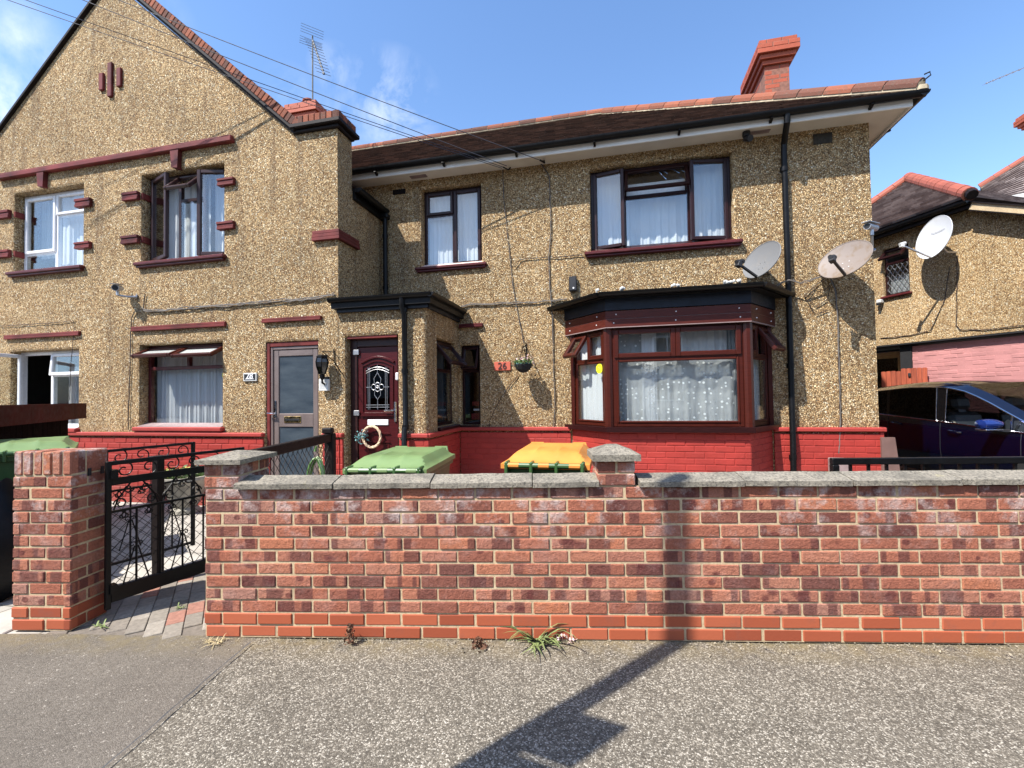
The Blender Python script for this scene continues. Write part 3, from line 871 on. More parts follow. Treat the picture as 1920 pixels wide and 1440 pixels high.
cb = MB()
zc = PY(612, 443, GY).z
for i in range(3):
    cb.box(-3.86, GX1 + .05 - i * .006, GY - .05 + i * .006, GY + .45, zc - .06 + i * .045, zc - .018 + i * .045, b=.004)
cb.build('corner_band', 'redtrim', gh)
# sills
def win_sill(parent, h, Y, over, mat_top, mat_nose, dz=.05, proud=.075, mb_depth=.12, slope=.05):
    mb = MB()
    z = h[1]
    mb.add([(h[0] - .01, Y + mb_depth, z + slope), (h[2] + .01, Y + mb_depth, z + slope), (h[2] + .01, Y - .03, z + .004), (h[0] - .01, Y - .03, z + .004),
            (h[0] - .01, Y + mb_depth, z - .05), (h[2] + .01, Y + mb_depth, z - .05), (h[2] + .01, Y - .03, z - .05), (h[0] - .01, Y - .03, z - .05)],
           [(0, 1, 2, 3), (4, 7, 6, 5), (0, 3, 7, 4), (1, 5, 6, 2), (3, 2, 6, 7), (0, 4, 5, 1)])
    mb.build('sub_sill', mat_top, parent)
    mb = MB(); mb.box(h[0] - over, h[2] + over, Y - proud, Y + .03, z - dz, z, b=.012); mb.box(h[0] - over + .02, h[2] + over - .02, Y - proud + .02, Y + .03, z - dz - .03, z - dz - .001, b=.008)
    mb.build('sill', mat_nose, parent)

# upper window of 28, casements hung open
def WH(h): return h[2] - h[0], h[3] - h[1]
w, h = WH(W28U)
w28u = window(gh, at(W28U, GY), w, h, 'brownupvc', .13, .05, .06,
       bars=[(w * .36, .05, w * .36 + .05, h - .05), (w * .66, .05, w * .66 + .05, h - .05), (w * .36 + .05, h * .68, w * .66, h * .68 + .05)],
       cells=[dict(r=(.035, .035, w * .36 + .025, h - .035), bw=.055, hinge='left', ang=20),
              dict(r=(w * .36 + .02, h * .68 + .02, w * .66 + .03, h - .035), bw=.045, hinge='top', ang=42),
              dict(r=(w * .36 + .05, .05, w * .66, h * .68), bw=0),
              dict(r=(w * .66 + .02, .035, w - .035, h - .035), bw=.055, hinge='right', ang=15)])
curtain(w28u, at(W28U, GY), .03, w * .62, .0, h, .32, 'net', .02, .11, 3); curtain(w28u, at(W28U, GY), w * .70, w, .0, h, .28, 'net', .02, .10, 4)
win_sill(gh, W28U, GY, .06, 'brownsill', 'maroon')
# upper window of 30, white
w, h = WH(W30U)
w30u = window(gh, at(W30U, GY), w, h, 'wupvc', .13, .06, .06,
       bars=[(w * .47, .06, w * .47 + .06, h - .06), (.06, h * .23, w * .47, h * .23 + .05), (w * .47 + .06, h * .69, w - .06, h * .69 + .05)],
       cells=[dict(r=(.045, h * .23 + .03, w * .47 + .02, h - .045), bw=.05), dict(r=(.06, .06, w * .47, h * .23), bw=0),
              dict(r=(w * .47 + .04, h * .69 + .02, w - .045, h - .045), bw=.045), dict(r=(w * .47 + .06, .06, w - .06, h * .69), bw=0)])
curtain(w30u, at(W30U, GY), w * .40, w * .98, .0, h, .30, 'net', .022, .13, 8); curtain(w30u, at(W30U, GY), 0, w * .28, h * .25, h, .36, 'drape', .02, .1, 9)
win_sill(gh, W30U, GY, .06, 'wupvc', 'maroon')
# lower window of 28, two fanlights propped wide open
w, h = WH(W28G)
zt = h * .70
w28g = window(gh, at(W28G, GY), w, h, 'maroon', .13, .05, .06,
       bars=[(.05, zt, w - .05, zt + .05), (w * .5 - .025, zt + .05, w * .5 + .025, h - .05)],
       cells=[dict(r=(.035, zt + .03, w * .5, h - .035), bw=.045, hinge='top', ang=66, glass='frost', mat='mahog'),
              dict(r=(w * .5, zt + .03, w - .035, h - .035), bw=.045, hinge='top', ang=62, glass='frost', mat='mahog'),
              dict(r=(.05, .05, w - .05, zt), bw=0)])
curtain(w28g, at(W28G, GY), .0, w, .03, h - .04, .27, 'net', .022, .075, 12)
st = MB(at(W28G, GY)); st.lathe([(.0, 0), (.06, 0), (.06, .006), (0, .006)], 20, M=Matrix.Translation((w - .055, .125, zt - .10)) @ Matrix.Rotation(math.pi / 2, 4, 'X'))
st.build('sticker', 'sticker', w28g)
win_sill(gh, [W28G[0], W28G[1] + .02, W28G[2], W28G[3]], GY, .05, 'brownsill', 'redpaint', .06, .07)
# lower window of 30, white, the left light open
w, h = WH(W30G)
w30g = window(gh, at(W30G, GY), w, h, 'wupvc', .13, .055, .06,
       bars=[(w * .46, .055, w * .46 + .055, h - .055), (w * .46 + .055, h * .66, w - .055, h * .66 + .05)],
       cells=[dict(r=(.04, .04, w * .46 + .02, h - .04), bw=.055, hinge='left', ang=80),
              dict(r=(w * .46 + .03, h * .66 + .02, w - .04, h - .04), bw=.05, hinge='top', ang=5), dict(r=(w * .46 + .055, .055, w - .055, h * .66), bw=0)])
curtain(w30g, at(W30G, GY), w * .5, w, .0, h * .8, .34, 'drape', .02, .1, 14)
win_sill(gh, W30G, GY, .05, 'wupvc', 'redpaint', .06, .07)
# glazed aluminium door of 28
def bronze():
    g = G('bronze_aluminium'); f = g.noise(5, 4).outputs[0]
    return g.pbr(g.ramp(f, [(.3, (.15, .115, .105)), (.7, (.20, .155, .14))]), .38, metal=.25)
MAT['bronze'] = bronze()
w, h = WH(D28)
Md = at(D28, GY)
mb = MB(Md); mb.box(0, .05, .02, .10, 0, h, b=.006); mb.box(w - .05, w, .02, .10, 0, h, b=.006); mb.box(.05, w - .05, .022, .10, h - .06, h, b=.006)
mb.build('door_surround', 'redtrim', gh)
mb = MB(Md); mb.box(.05, .085, .035, .09, .0, h - .06, b=.005); mb.box(w - .085, w - .05, .035, .09, 0, h - .06, b=.005); mb.box(.086, w - .086, .036, .09, h - .10, h - .061, b=.005)
mb.build('door_frame', 'bronze', gh)
mb = MB(Md); x0, x1 = .095, w - .095; zr = PY(540, 787, GY).z - D28[1]
for (a, b) in ((x0, x0 + .075), (x1 - .075, x1)): mb.box(a, b, .045, .085, .01, h - .105, b=.006)
for (a, b) in ((.01, .17), (zr - .10, zr + .08), (h - .19, h - .105)): mb.box(x0 + .074, x1 - .074, .046, .084, a, b, b=.006)
door = mb.build('door', 'bronze', gh)
for (a, b) in ((.17, zr - .10), (zr + .08, h - .19)):
    g = MB(Md); g.box(x0 + .07, x1 - .07, .060, .068, a - .005, b + .005); g.build('pane', 'obscure', door)
mb = MB(Md); mb.box(x0 + .16, x0 + .42, .036, .046, zr - .045, zr + .045, b=.006); lb = mb.build('letter_box', 'brass', door)
mb = MB(Md); mb.box(x0 + .18, x0 + .40, .033, .0362, zr - .012, zr + .012); mb.build('letter_flap', 'black', door)
mb = MB(Md); mb.box(x0 + .01, x0 + .04, .030, .046, zr + .02, zr + .26, b=.006); mb.tube([(x0 + .025, .03, zr + .08), (x0 + .025, -.012, zr + .08), (x0 - .06, -.012, zr + .085)], .011, 8)
mb.build('door_handle', 'silver', door)
mb = MB(Md); mb.box(-.02, w + .02, -.06, .12, -.09, -.002, b=.01); mb.build('doorstep', 'coping', gh)

# ================================================================== number 26
hs = thing('terraced_house', 'two-storey pebbledashed house with white eaves, red bay window and side porch', 'house', (0, FY, 0))
HX1 = 3.13
W26S = hole(790, 348, 902, 498, FY, 846)
W26L = hole(1107, 301, 1375, 463, FY, 1240)
WN = hole(864, 647, 899, 797, FY)
wall_panel('wall', 'pebble', hs, Matrix.Translation((0, FY, 0)), [(GX1 - .01, -.05), (HX1, -.05), (HX1, 4.80), (GX1 - .9, 4.80), (GX1 - .9, 4.0), (GX1 - .01, 4.0)],
           [W26S + [.14], W26L + [.14], WN + [.12], [-.50, 1.08, 1.86, 2.30, .1]])
mb = MB(); mb.box(HX1 - .2, HX1 - .001, FY + .004, FY + 6.8, -.05, 4.80); mb.build('side_wall', 'pebble', hs)
mb = MB(); mb.box(GX1, HX1 - .2, FY + 6.6, FY + 6.8, -.05, 4.8); mb.box(GX1 + .02, HX1 - .21, FY + 3.0, FY + 3.1, 0, 4.8); mb.box(GX1 + .02, HX1 - .21, FY + .15, FY + 3.0, 2.62, 2.72)
mb.build('inner_partition', 'interior', hs)
# plinth left and right of the bay
PX0 = -2.275
plinth(hs, [(PX0 + .03, -.62)], Matrix.Translation((0, FY, 0))); plinth(hs, [(1.96, HX1 + .03)], Matrix.Translation((0, FY, 0)))
mb = MB(); mb.box(HX1 + .0, HX1 + .035, FY - .03, FY + 4, -.02, .94); mb.box(HX1 + .0, HX1 + .06, FY - .056, FY + 4, .945, 1.0, b=.01); mb.build('side_plinth', 'redpaint', hs)

# porch: front wall flush with the gable front, side wall back to the main front
D26 = hole(648, 630, 745, 800, GY, 700); D26[1] = .10
PT = 2.60
wall_panel('porch_wall', 'pebble', hs, Matrix.Translation((0, GY - .002, 0)), [(GX1 + .005, -.05), (PX0 - .05, -.05), (PX0 - .05, PT), (GX1 + .005, PT)], [D26 + [.13]], r=.045)
pw = [GY + .36, 1.05, FY - .09, 2.225]
Ms = Matrix(((0, -1, 0, PX0), (1, 0, 0, 0), (0, 0, 1, 0), (0, 0, 0, 1)))      # x -> +Y, inward -> -X
wall_panel('porch_side_wall', 'pebble', hs, Ms, [(GY + .05, -.05), (FY, -.05), (FY, PT), (GY + .05, PT)], [pw + [.12]])
mb = MB(); vs = []; N = 6
for k in range(N + 1):
    a = math.pi / 2 * k / N; vs += [(PX0 - .05 + .05 * math.sin(a), GY + .048 - .05 * math.cos(a), z) for z in (-.05, PT)]
mb.add(vs, [(2 * k, 2 * k + 2, 2 * k + 3, 2 * k + 1) for k in range(N)]); mb.build('porch_corner', 'pebble', hs, smooth=True)
mb = MB(); mb.box(GX1 + .02, PX0 - .2, GY + 1.02, GY + 1.1, 0, PT); mb.box(GX1 + .02, GX1 + .06, GY + .3, GY + 1.02, 0, PT); mb.build('porch_inner_wall', 'interior', hs)
plinth(hs, [(GX1 + .03, D26[0] - .03), (D26[2] + .03, PX0 + .028)], Matrix.Translation((0, GY, 0)))
plinth(hs, [(GY - .03, FY - .035)], Ms)
# porch roof: flat felt roof, gutters, fascia
mb = MB(); mb.box(GX1 - .04, PX0 + .10, GY - .10, FY - .005, PT + .0, PT + .12); mb.build('porch_roof', 'blackfelt', hs)
mb = MB(); mb.box(GX1 + .0, PX0 + .045, GY - .045, GY - .003, PT - .045, PT + .10, 0, b=.004); mb.box(PX0 + .003, PX0 + .045, GY - .044, FY - .01, PT - .045, PT + .10, 0, b=.004)
mb.build('porch_fascia', 'navypaint', hs)
gutter(hs, (GX1 - .06, GY - .105, PT + .125), (PX0 + .12, GY - .105, PT + .125), .055, 'porch_gutter')
gutter(hs, (PX0 + .105, GY - .14, PT + .125), (PX0 + .105, FY - .02, PT + .125), .055, 'porch_gutter', out=Vector((1, 0, 0)))
mb = MB(); xp = PY(762, 600, GY).x
mb.tube([(xp - .01, GY - .105, PT + .09), (xp - .01, GY - .10, PT - .03), (xp, GY - .06, PT - .12), (xp + .005, GY - .06, 1.1), (xp + .01, GY - .11, 1.02), (xp + .01, GY - .11, .1)], .034, 12)
for z in (PT - .09, 1.75, 1.06): mb.tube([(xp + .002, GY - .062, z), (xp + .002, GY - .062, z + .05)], .042, 12)
mb.build('porch_downpipe', 'gutter', hs, smooth=True)
# porch door
w, h = WH(D26); Md = at(D26, GY)
mb = MB(Md); mb.box(0, .10, .11, .19, 0, h, b=.006); mb.box(w - .05, w, .11, .19, 0, h, b=.006); mb.box(.10, w - .05, .111, .189, h - .12, h, b=.006)
mb.build('door_frame', 'brownupvc', hs)
mb = MB(Md); mb.box(.015, w - .015, .02, .11, h - .02, h + .012); mb.build('door_head', 'redtrim', hs)
MAT['doorred'] = mahog('burgundy_door_skin', (.050, .0055, .0065), .35)
dx0, dx1 = .105, w - .055; dc = (dx0 + dx1) / 2
mb = MB(Md); mb.box(dx0, dx1, .125, .17, .01, h - .125, b=.006)
door = mb.build('door', 'doorred', hs)
gl0, gl1 = PY(731 - 42, 768, GY + .13).z - D26[1], PY(710, 684, GY + .13).z - D26[1]
gw = .165
def arch(x0, x1, z0, z1, rise, n=12):
    return [(x0, z0), (x1, z0)] + [(x1 + (x0 - x1) * i / n, z1 - rise + rise * math.sin(math.pi * i / n)) for i in range(n + 1)]
mb = MB(Md); pts = arch(dc - gw - .05, dc + gw + .05, gl0 - .05, gl1 + .05, .07)
mb.tube([(x, .122, z) for x, z in pts] + [(pts[0][0], .122, pts[0][1])], .014, 6)
mb.prism([(dc - gw - .075, gl0 - .085), (dc + gw + .075, gl0 - .085), (dc + gw + .06, gl0 - .06), (dc - gw - .06, gl0 - .06)], .10, .13)
pts2 = [(x, z) for x, z in arch(dc - gw - .07, dc + gw + .07, gl1 + .03, gl1 + .10, .07)][2:]
mb.tube([(x, .118, z) for x, z in pts2], .018, 6)
mb.build('glazing_bead', 'doorred', door)
mb = MB(Md); mb.prism(arch(dc - gw, dc + gw, gl0, gl1, .05), .118, .1245); mb.build('pane', 'darkglass', door)
mb = MB(Md); yy = .115
def came(pts): mb.tube([(x, yy, z) for x, z in pts], .0042, 5)
for f in (.82, .68): came([(dc - gw * f, gl0), (dc - gw * f, gl1 - .03)]); came([(dc + gw * f, gl0), (dc + gw * f, gl1 - .03)])
for f in (.03, .06): came([(dc - gw, gl0 + f), (dc + gw, gl0 + f)]); came([(dc + gw + (-2 * gw) * i / 12, gl1 - .05 - f + .05 * math.sin(math.pi * i / 12)) for i in range(13)])
zc = (gl0 + gl1) / 2
came([(dc, gl0), (dc, zc - .16)]); came([(dc, zc + .19), (dc, gl1)]); came([(dc - gw, zc), (dc - .09, zc)]); came([(dc + .09, zc), (dc + gw, zc)])
def loopc(cx, cz, rx, rz, n=14, a0=0, pw=1.0): came([(cx + rx * math.cos(a0 + 2 * math.pi * i / n), cz + rz * math.sin(a0 + 2 * math.pi * i / n)) for i in range(n + 1)])
for (cx, cz) in ((-.055, .0), (.055, .0), (0, .025), (0, -.02)): loopc(dc + cx, zc + cz, .033, .036)
came([(dc, zc + .19), (dc + .05, zc + .11), (dc + .045, zc + .055), (dc, zc + .04), (dc - .045, zc + .055), (dc - .05, zc + .11), (dc, zc + .19)])
came([(dc, zc - .16), (dc + .045, zc - .10), (dc + .04, zc - .04), (dc, zc - .05), (dc - .04, zc - .04), (dc - .045, zc - .10), (dc, zc - .16)])
mb.build('leaded_cames', 'steel', door)
zl = PY(711, 792, GY + .12).z - D26[1]
mb = MB(Md); mb.box(dc - .15, dc + .15, .112, .126, zl - .037, zl + .037, b=.006); mb.build('letter_box', 'wupvc', door)
mb = MB(Md)
for zz in (zl - .13, zl - .24): mb.prism([(dc - .17, zz - .02), (dc + .18, zz - .02), (dc + .16, zz), (dc - .15, zz)], .108, .13)
ring(mb, dc - .15, .15, dc + .16, zl - .27, .02, .117, .13, .005); mb.build('door_moulding', 'doorred', door)
mb = MB(Md); zh = PY(745, 774, GY + .12).z - D26[1]
mb.box(dx1 - .055, dx1 - .02, .108, .126, zh - .12, zh + .14, b=.006); mb.tube([(dx1 - .04, .11, zh + .03), (dx1 - .04, .075, zh + .03), (dx1 - .17, .075, zh + .03)], .011, 8); mb.build('door_handle', 'silver', door)
mb = MB(Md)
for zz in (zh, PY(665, 661, GY + .12).z - D26[1], .35): mb.box(.045, .13, .095, .112, zz - .035, zz + .035, b=.006)
mb.build('hinge', 'steel', hs)
mb = MB(Md); zb = PY(742, 706, GY + .12).z - D26[1]; mb.box(w - .075, w - .03, .085, .111, zb - .05, zb + .05, b=.01); mb.build('door_bell', 'wupvc', hs)
# porch side window with a propped fanlight, and the narrow window beside it
w, h = pw[2] - pw[0], pw[3] - pw[1]
zt = h * .63
psw = window(hs, Ms @ Matrix.Translation((pw[0], 0, pw[1])), w, h, 'rose', .07, .05, .06, bars=[(.05, zt, w - .05, zt + .05)],
       cells=[dict(r=(.03, zt + .03, w - .03, h - .03), bw=.05, hinge='top', ang=40), dict(r=(.05, .05, w - .05, zt), bw=0)])
mb = MB(Ms); mb.box(pw[0] - .03, pw[2] + .03, -.05, .05, pw[1] - .045, pw[1] - .004, b=.01); mb.build('sill', 'rose', hs)
w, h = WH(WN); zt = h * .66
wn_ = window(hs, at(WN, FY), w, h, 'rose', .08, .035, .06, bars=[(.035, zt, w - .035, zt + .045)],
       cells=[dict(r=(.02, zt + .03, w - .02, h - .02), bw=.035, hinge='top', ang=22), dict(r=(.035, .035, w - .035, zt), bw=0)])
mb = MB(at(WN, FY)); mb.box(.06, w + .12, .30, .34, .06, .16, 0, b=.01); mb.box(.1, w + .12, .29, .33, .20, .23, 1); mb.box(.08, w + .1, .30, .36, .28, .34, 0); mb.build('window_sill_items', ['redpaint', 'letter_w'], wn_)
trim('lintel_band', 862, 607, 906, 614, FY, .05, 'maroon', hs, 2)
mb = MB(); mb.box(WN[0] - .03, WN[2] + .0, FY - .05, FY + .1, WN[1] - .05, WN[1] - .002, b=.01); mb.build('sill', 'rose', hs)

# upper windows of the main front
w, h = WH(W26S); xm = w * .48
w26s = window(hs, at(W26S, FY), w, h, 'rose', .12, .055, .06, bars=[(xm, .055, xm + .05, h - .055), (.055, h * .66, xm, h * .66 + .05)],
       cells=[dict(r=(.04, h * .66 + .03, xm + .02, h - .04), bw=.045), dict(r=(.055, .055, xm, h * .66), bw=0), dict(r=(xm + .03, .035, w - .035, h - .035), bw=.05)], sashmat='rose')
curtain(w26s, at(W26S, FY), 0, w, 0, h, .24, 'net', .012, .07, 21)
win_sill(hs, W26S, FY, .09, 'pinksill', 'maroon', .045, .07, .12, .075)
w, h = WH(W26L); xa, xb = w * .235, w * .70
w26l = window(hs, at(W26L, FY), w, h, 'rose', .11, .055, .06,
       bars=[(xa, .055, xa + .055, h - .055), (xb, .055, xb + .055, h - .055), (xa + .055, h * .63, xb, h * .63 + .05), (.055, .055, xa, .075), (xb + .055, .055, w - .055, .075)],
       cells=[dict(r=(.035, .06, xa + .035, h - .035), bw=.05, hinge='left', ang=12), dict(r=(xa + .055, .055, xb, h * .63), bw=0), dict(r=(xb + .02, .06, w - .035, h - .035), bw=.05, hinge='right', ang=11),
              dict(r=(xa + .035, h * .63 + .03, xb + .02, h - .035), bw=.045, hinge='top', ang=24)])
curtain(w26l, at(W26L, FY), .02, xa + .02, 0, h, .26, 'net', .012, .10, 31); curtain(w26l, at(W26L, FY), xa, xb + .08, 0, h * .70, .28, 'net', .02, .12, 32); curtain(w26l, at(W26L, FY), xb + .06, w, 0, h, .26, 'net', .012, .08, 33)
mb = MB(at(W26L, FY)); mb.box(xa + .06, xb - .01, .175, .20, h * .68, h * .83, b=.008); mb.build('blind', 'wupvc', w26l)
win_sill(hs, W26L, FY, .09, 'rose', 'maroon', .05, .085, .12, .09)

# ---------------- the canted bay
A2, B2, C2, E2 = (-.60, FY - .001), (-.08, 5.84), (1.545, 5.84), (1.95, FY - .001)
ZS, ZH = 1.04, 2.29
bay_pl = MB(); led = MB()
for (p_, q_) in ((A2, B2), (B2, C2), (C2, E2)):
    L = math.dist(p_, q_)
    bricks(bay_pl, frameM(p_, q_), L, -.02, 13, th=.09, mim=0, jit=.002, jt=.009, rec=.005, ch=.0757, half=1)
bay_pl.build('bay_plinth', 'redbrick', hs)
def outset(d):
    pts = [Vector(p) for p in (A2, B2, C2, E2)]; out = []
    ns = []
    for i in range(3):
        t = (pts[i + 1] - pts[i]).normalized(); ns.append(Vector((t.y, -t.x)))
    out.append(Vector((pts[0].x, FY - .0005)) + Vector((-d / max(.3, -ns[0].x) * 1.0, 0)) if True else None)
    for i in (1, 2):
        b = (ns[i - 1] + ns[i]).normalized(); out.append(pts[i] + b * (d / b.dot(ns[i])))
    out.append(Vector((pts[3].x + d / max(.3, ns[2].x), FY - .0005)))
    return [(p.x, p.y) for p in out]
mb = MB(); mb.slab(outset(.075), ZS - .062, ZS - .002); mb.build('bay_sill', 'rose', hs)
mb = MB(); mb.slab(outset(.005), .965, ZS - .064); mb.build('bay_sill_bed', 'redpaint', hs)
cl = MB(); fa = MB()
o1 = outset(.05); o2 = outset(.062); oi = outset(-.06)
def band(mb, d, z0, z1, mi=0):
    a = outset(d); b = outset(d - .03)
    for i in range(3): mb.add([(*a[i], z0), (*a[i + 1], z0), (*a[i + 1], z1), (*a[i], z1), (*b[i], z0), (*b[i + 1], z0), (*b[i + 1], z1), (*b[i], z1)],
                              [(0, 1, 2, 3), (7, 6, 5, 4), (0, 4, 5, 1), (3, 2, 6, 7), (0, 3, 7, 4), (1, 5, 6, 2)], mi)
band(cl, .055, ZH + .0, ZH + .098); band(cl, .050, ZH + .104, ZH + .20); band(cl, .045, ZH + .098, ZH + .104, 1); band(cl, .057, ZH - .010, ZH - .001, 1)
cl.build('bay_cladding', ['clad', 'brownsill'], hs)
scr = MB()
for (i, fr) in ((0, (.13, .8)), (1, (.07, .5, .93)), (2, (.2, .8))):
    a = Vector(outset(.056)[i]); b = Vector(outset(.056)[i + 1])
    for f in fr:
        for zz in (ZH + .05, ZH + .155):
            p_ = a.lerp(b, f + rnd.uniform(-.01, .01)); scr.box(p_.x - .006, p_.x + .006, p_.y - .004, p_.y + .004, zz - .006, zz + .006)
scr.build('screw_cap', 'letter_w', hs)
band(fa, .06, ZH + .21, ZH + .36); fa.build('bay_fascia', 'navypaint', hs)
mb = MB(); mb.slab(outset(.16), ZH + .365, ZH + .40)
a = outset(.17); zt_ = ZH + .405
top = [(a[0][0] + .05, FY - .001), (a[3][0] - .05, FY - .001)]
mb.add([(*a[0], zt_), (*a[1], zt_), (*a[2], zt_), (*a[3], zt_), (*top[0], zt_ + .05), (*top[1], zt_ + .05), (*a[0], zt_ - .05), (*a[1], zt_ - .05), (*a[2], zt_ - .05), (*a[3], zt_ - .05)],
       [(0, 1, 4), (1, 2, 5, 4), (2, 3, 5), (0, 6, 7, 1), (1, 7, 8, 2), (2, 8, 9, 3), (6, 9, 8, 7)])
mb.build('bay_roof', 'blackfelt', hs)
a = outset(.215)
for i in range(3):
    pp, qq = Vector((*a[i], ZH + .405)), Vector((*a[i + 1], ZH + .405)); t = (qq - pp).normalized()
    gutter(hs, pp, qq, .05, 'bay_gutter', out=Vector((t.y, -t.x, 0)))
pm = MB()
for (px_, r_) in ((1170, .035), (1266, .032), (1366, .05), (1380, .03), (1120, .02)):
    c = PY(px_, 532 + (1366 - px_) * .045, 5.66)
    for k in range(5): pm.lathe([(.0, -.012), (r_ * .5, -.008), (r_ * .6, .006), (r_ * .3, .02), (0, .024)], 7, M=Matrix.Translation((c.x + rnd.uniform(-.04, .04), 5.66 + rnd.uniform(-.03, .03), ZH + .43 + rnd.uniform(0, .02))))
pm.build('pale_debris', 'label', hs)
for p_ in (B2, C2): mb = MB(); mb.tube([(p_[0], p_[1] + .045, ZS), (p_[0], p_[1] + .045, ZH)], .062, 10); mb.build('bay_post', 'mahog', hs)
for (p_, sx) in ((A2, 1), (E2, -1)): mb = MB(); mb.box(min(p_[0], p_[0] + sx * .05), max(p_[0], p_[0] + sx * .05), FY - .06, FY - .002, ZS, ZH); mb.build('bay_post', 'mahog', hs)
zT = PY(1265, 668, 5.84).z - ZS
def bay_face(p_, q_, ins0, ins1, mull, open_cell, seed, cmat):
    M = frameM(p_, q_, ZS) @ Matrix.Translation((ins0, 0, 0)); L = math.dist(p_, q_) - ins0 - ins1; H_ = ZH - ZS
    xm = L * mull; ang = 36
    win = window(hs, M, L, H_, 'mahog', .015, .05, .065, bars=[(.05, zT - .03, L - .05, zT + .02), (xm - .025, zT + .02, xm + .025, H_ - .05)],
       cells=[dict(r=(.02, zT, xm, H_ - .03), bw=.058, hinge='top', ang=ang if open_cell == 0 else 0), dict(r=(xm, zT, L - .02, H_ - .03), bw=.058, hinge='top', ang=ang if open_cell == 1 else 0),
              dict(r=(.05, .05, L - .05, zT - .03), bw=0)], name='bay_window')
    bd = MB(M); ring(bd, .045, .045, L - .045, zT - .025, .03, .004, .03, .01); bd.build('glazing_bead', 'mahog', win)
    return win, M, L, H_
wl, M, L, H_ = bay_face(A2, B2, .06, .055, .46, 0, 41, 'net')
curtain(wl, M, -.04, L, .02, H_ - .03, .105, 'net', .012, .12, 41)
st = MB(M); st.lathe([(0, 0), (.062, 0), (.062, .005), (0, .005)], 22, M=Matrix.Translation((L - .125, .012, zT - .12)) @ Matrix.Rotation(math.pi / 2, 4, 'X')); st.build('sticker', 'sticker', wl)
st = MB(M); st.tube([(L - .125 - .01, .004, zT - .10), (L - .125 + .008, .004, zT - .115), (L - .125 - .006, .004, zT - .14)], .004, 5); st.build('sticker_emblem', 'steel', wl)
wc, M, L, H_ = bay_face(B2, C2, .055, .055, .50, None, 42, 'lace')
curtain(wc, M, .02, L - .08, .06, zT + .02, .14, 'lace', .022, .24, 43, .012)
curtain(wc, M, .12, L * .31, .05, zT - .13, .21, 'drape', .02, .2, 44); curtain(wc, M, L * .24, L * .36, .05, H_ - .04, .19, 'net', .015, .08, 45); curtain(wc, M, L * .38, L * .93, .05, zT - .08, .22, 'drape', .025, .16, 46)
curtain(wc, M, .0, L, .02, H_ - .02, .34, 'drape', .02, .18, 52); curtain(wc, M, .02, L * .34, zT + .0, H_ - .04, .24, 'lace', .015, .2, 47); curtain(wc, M, L * .55, L * .92, zT - .1, H_ - .04, .25, 'net', .018, .11, 48); curtain(wc, M, L * .93, L * 1.02, .0, H_, .26, 'drape', .02, .06, 49)
wr, M, L, H_ = bay_face(C2, E2, .055, .06, .40, 1, 50, 'net')
curtain(wr, M, .0, L, .02, H_ - .05, .12, 'net', .01, .12, 51)
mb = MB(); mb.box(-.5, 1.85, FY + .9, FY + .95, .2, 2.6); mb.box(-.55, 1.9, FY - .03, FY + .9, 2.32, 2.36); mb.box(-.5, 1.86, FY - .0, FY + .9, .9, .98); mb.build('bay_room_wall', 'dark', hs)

# ---------------- eaves, gutter, roof, chimney
GZ = 4.865
mb = MB(); mb.box(GX1 - .42, HX1 + .29, FY - .27, FY + .02, 4.772, 4.79); mb.box(HX1 + .002, HX1 + .29, FY + .021, FY + 6.8, 4.772, 4.79); mb.build('soffit', 'soffit', hs)
mb = MB(); mb.box(GX1 - .42, HX1 + .31, FY - .295, FY - .271, 4.745, 4.90, b=.004); mb.box(HX1 + .291, HX1 + .314, FY - .27, FY + 6.8, 4.745, 4.90, b=.004); mb.build('fascia', 'white', hs)
gutter(hs, (GX1 - .44, FY - .355, GZ), (HX1 + .40, FY - .355, GZ), .06, brackets=7)
gutter(hs, (HX1 + .37, FY - .40, GZ), (HX1 + .37, FY + 6.8, GZ), .06, out=Vector((1, 0, 0)), brackets=5)
for x in (785, 1422):
    p_ = PZ(x, 331 if x < 1000 else 248, 4.772); mb = MB(); mb.box(p_.x - .13, p_.x + .13, FY - .16, FY - .08, 4.764, 4.771)
    for k in range(9): mb.box(p_.x - .12 + k * .027, p_.x - .105 + k * .027, FY - .15, FY - .09, 4.758, 4.7638)
    mb.build('soffit_vent', 'brownsill', hs)
ez = 4.90; RY = 9.62; RZ = 7.33; RX = -.12; ex = HX1 + .33
mb = MB()
roof_tiles(mb, (GX1 - 4.2, FY - .31, ez), (ex, FY - .31, ez), (RX, RY, RZ), (GX1 - 4.2, RY, RZ), 38)
roof_tiles(mb, (ex, FY - .31, ez), (ex, RY + 3.5, ez), (RX, RY + .01, RZ), (RX, RY, RZ), 34)
roof_tiles(mb, (ex, RY + 3.5, ez), (GX1 - 4.2, RY + 3.5, ez), (GX1 - 4.2, RY, RZ), (RX, RY, RZ), 20)
mb.build('roof', 'tile', hs, recalc=False)
mb = MB(); ridge_tiles(mb, (ex + .03, FY - .35, ez + .02), (RX, RY, RZ + .03), .10, .36, 0, 1); ridge_tiles(mb, (RX, RY, RZ + .03), (GX1 - 4.2, RY, RZ + .03), .10, .36, 0, 1)
mb.tube([(ex + .02, FY - .34, ez + .02), (ex + .02, FY - .34, ez - .03)], .085, 8, 1); mb.build('ridge_tiles', ['ridge', 'cream'], hs)
mb = MB(); mb.tube([(ex - .05, FY - .28, ez + .09), (ex + .04, FY - .37, ez + .08), (ex + .09, FY - .42, ez + .11), (ex + .085, FY - .415, ez + .15), (ex + .05, FY - .38, ez + .15)], .009, 6); mb.build('hip_iron', 'iron', hs)
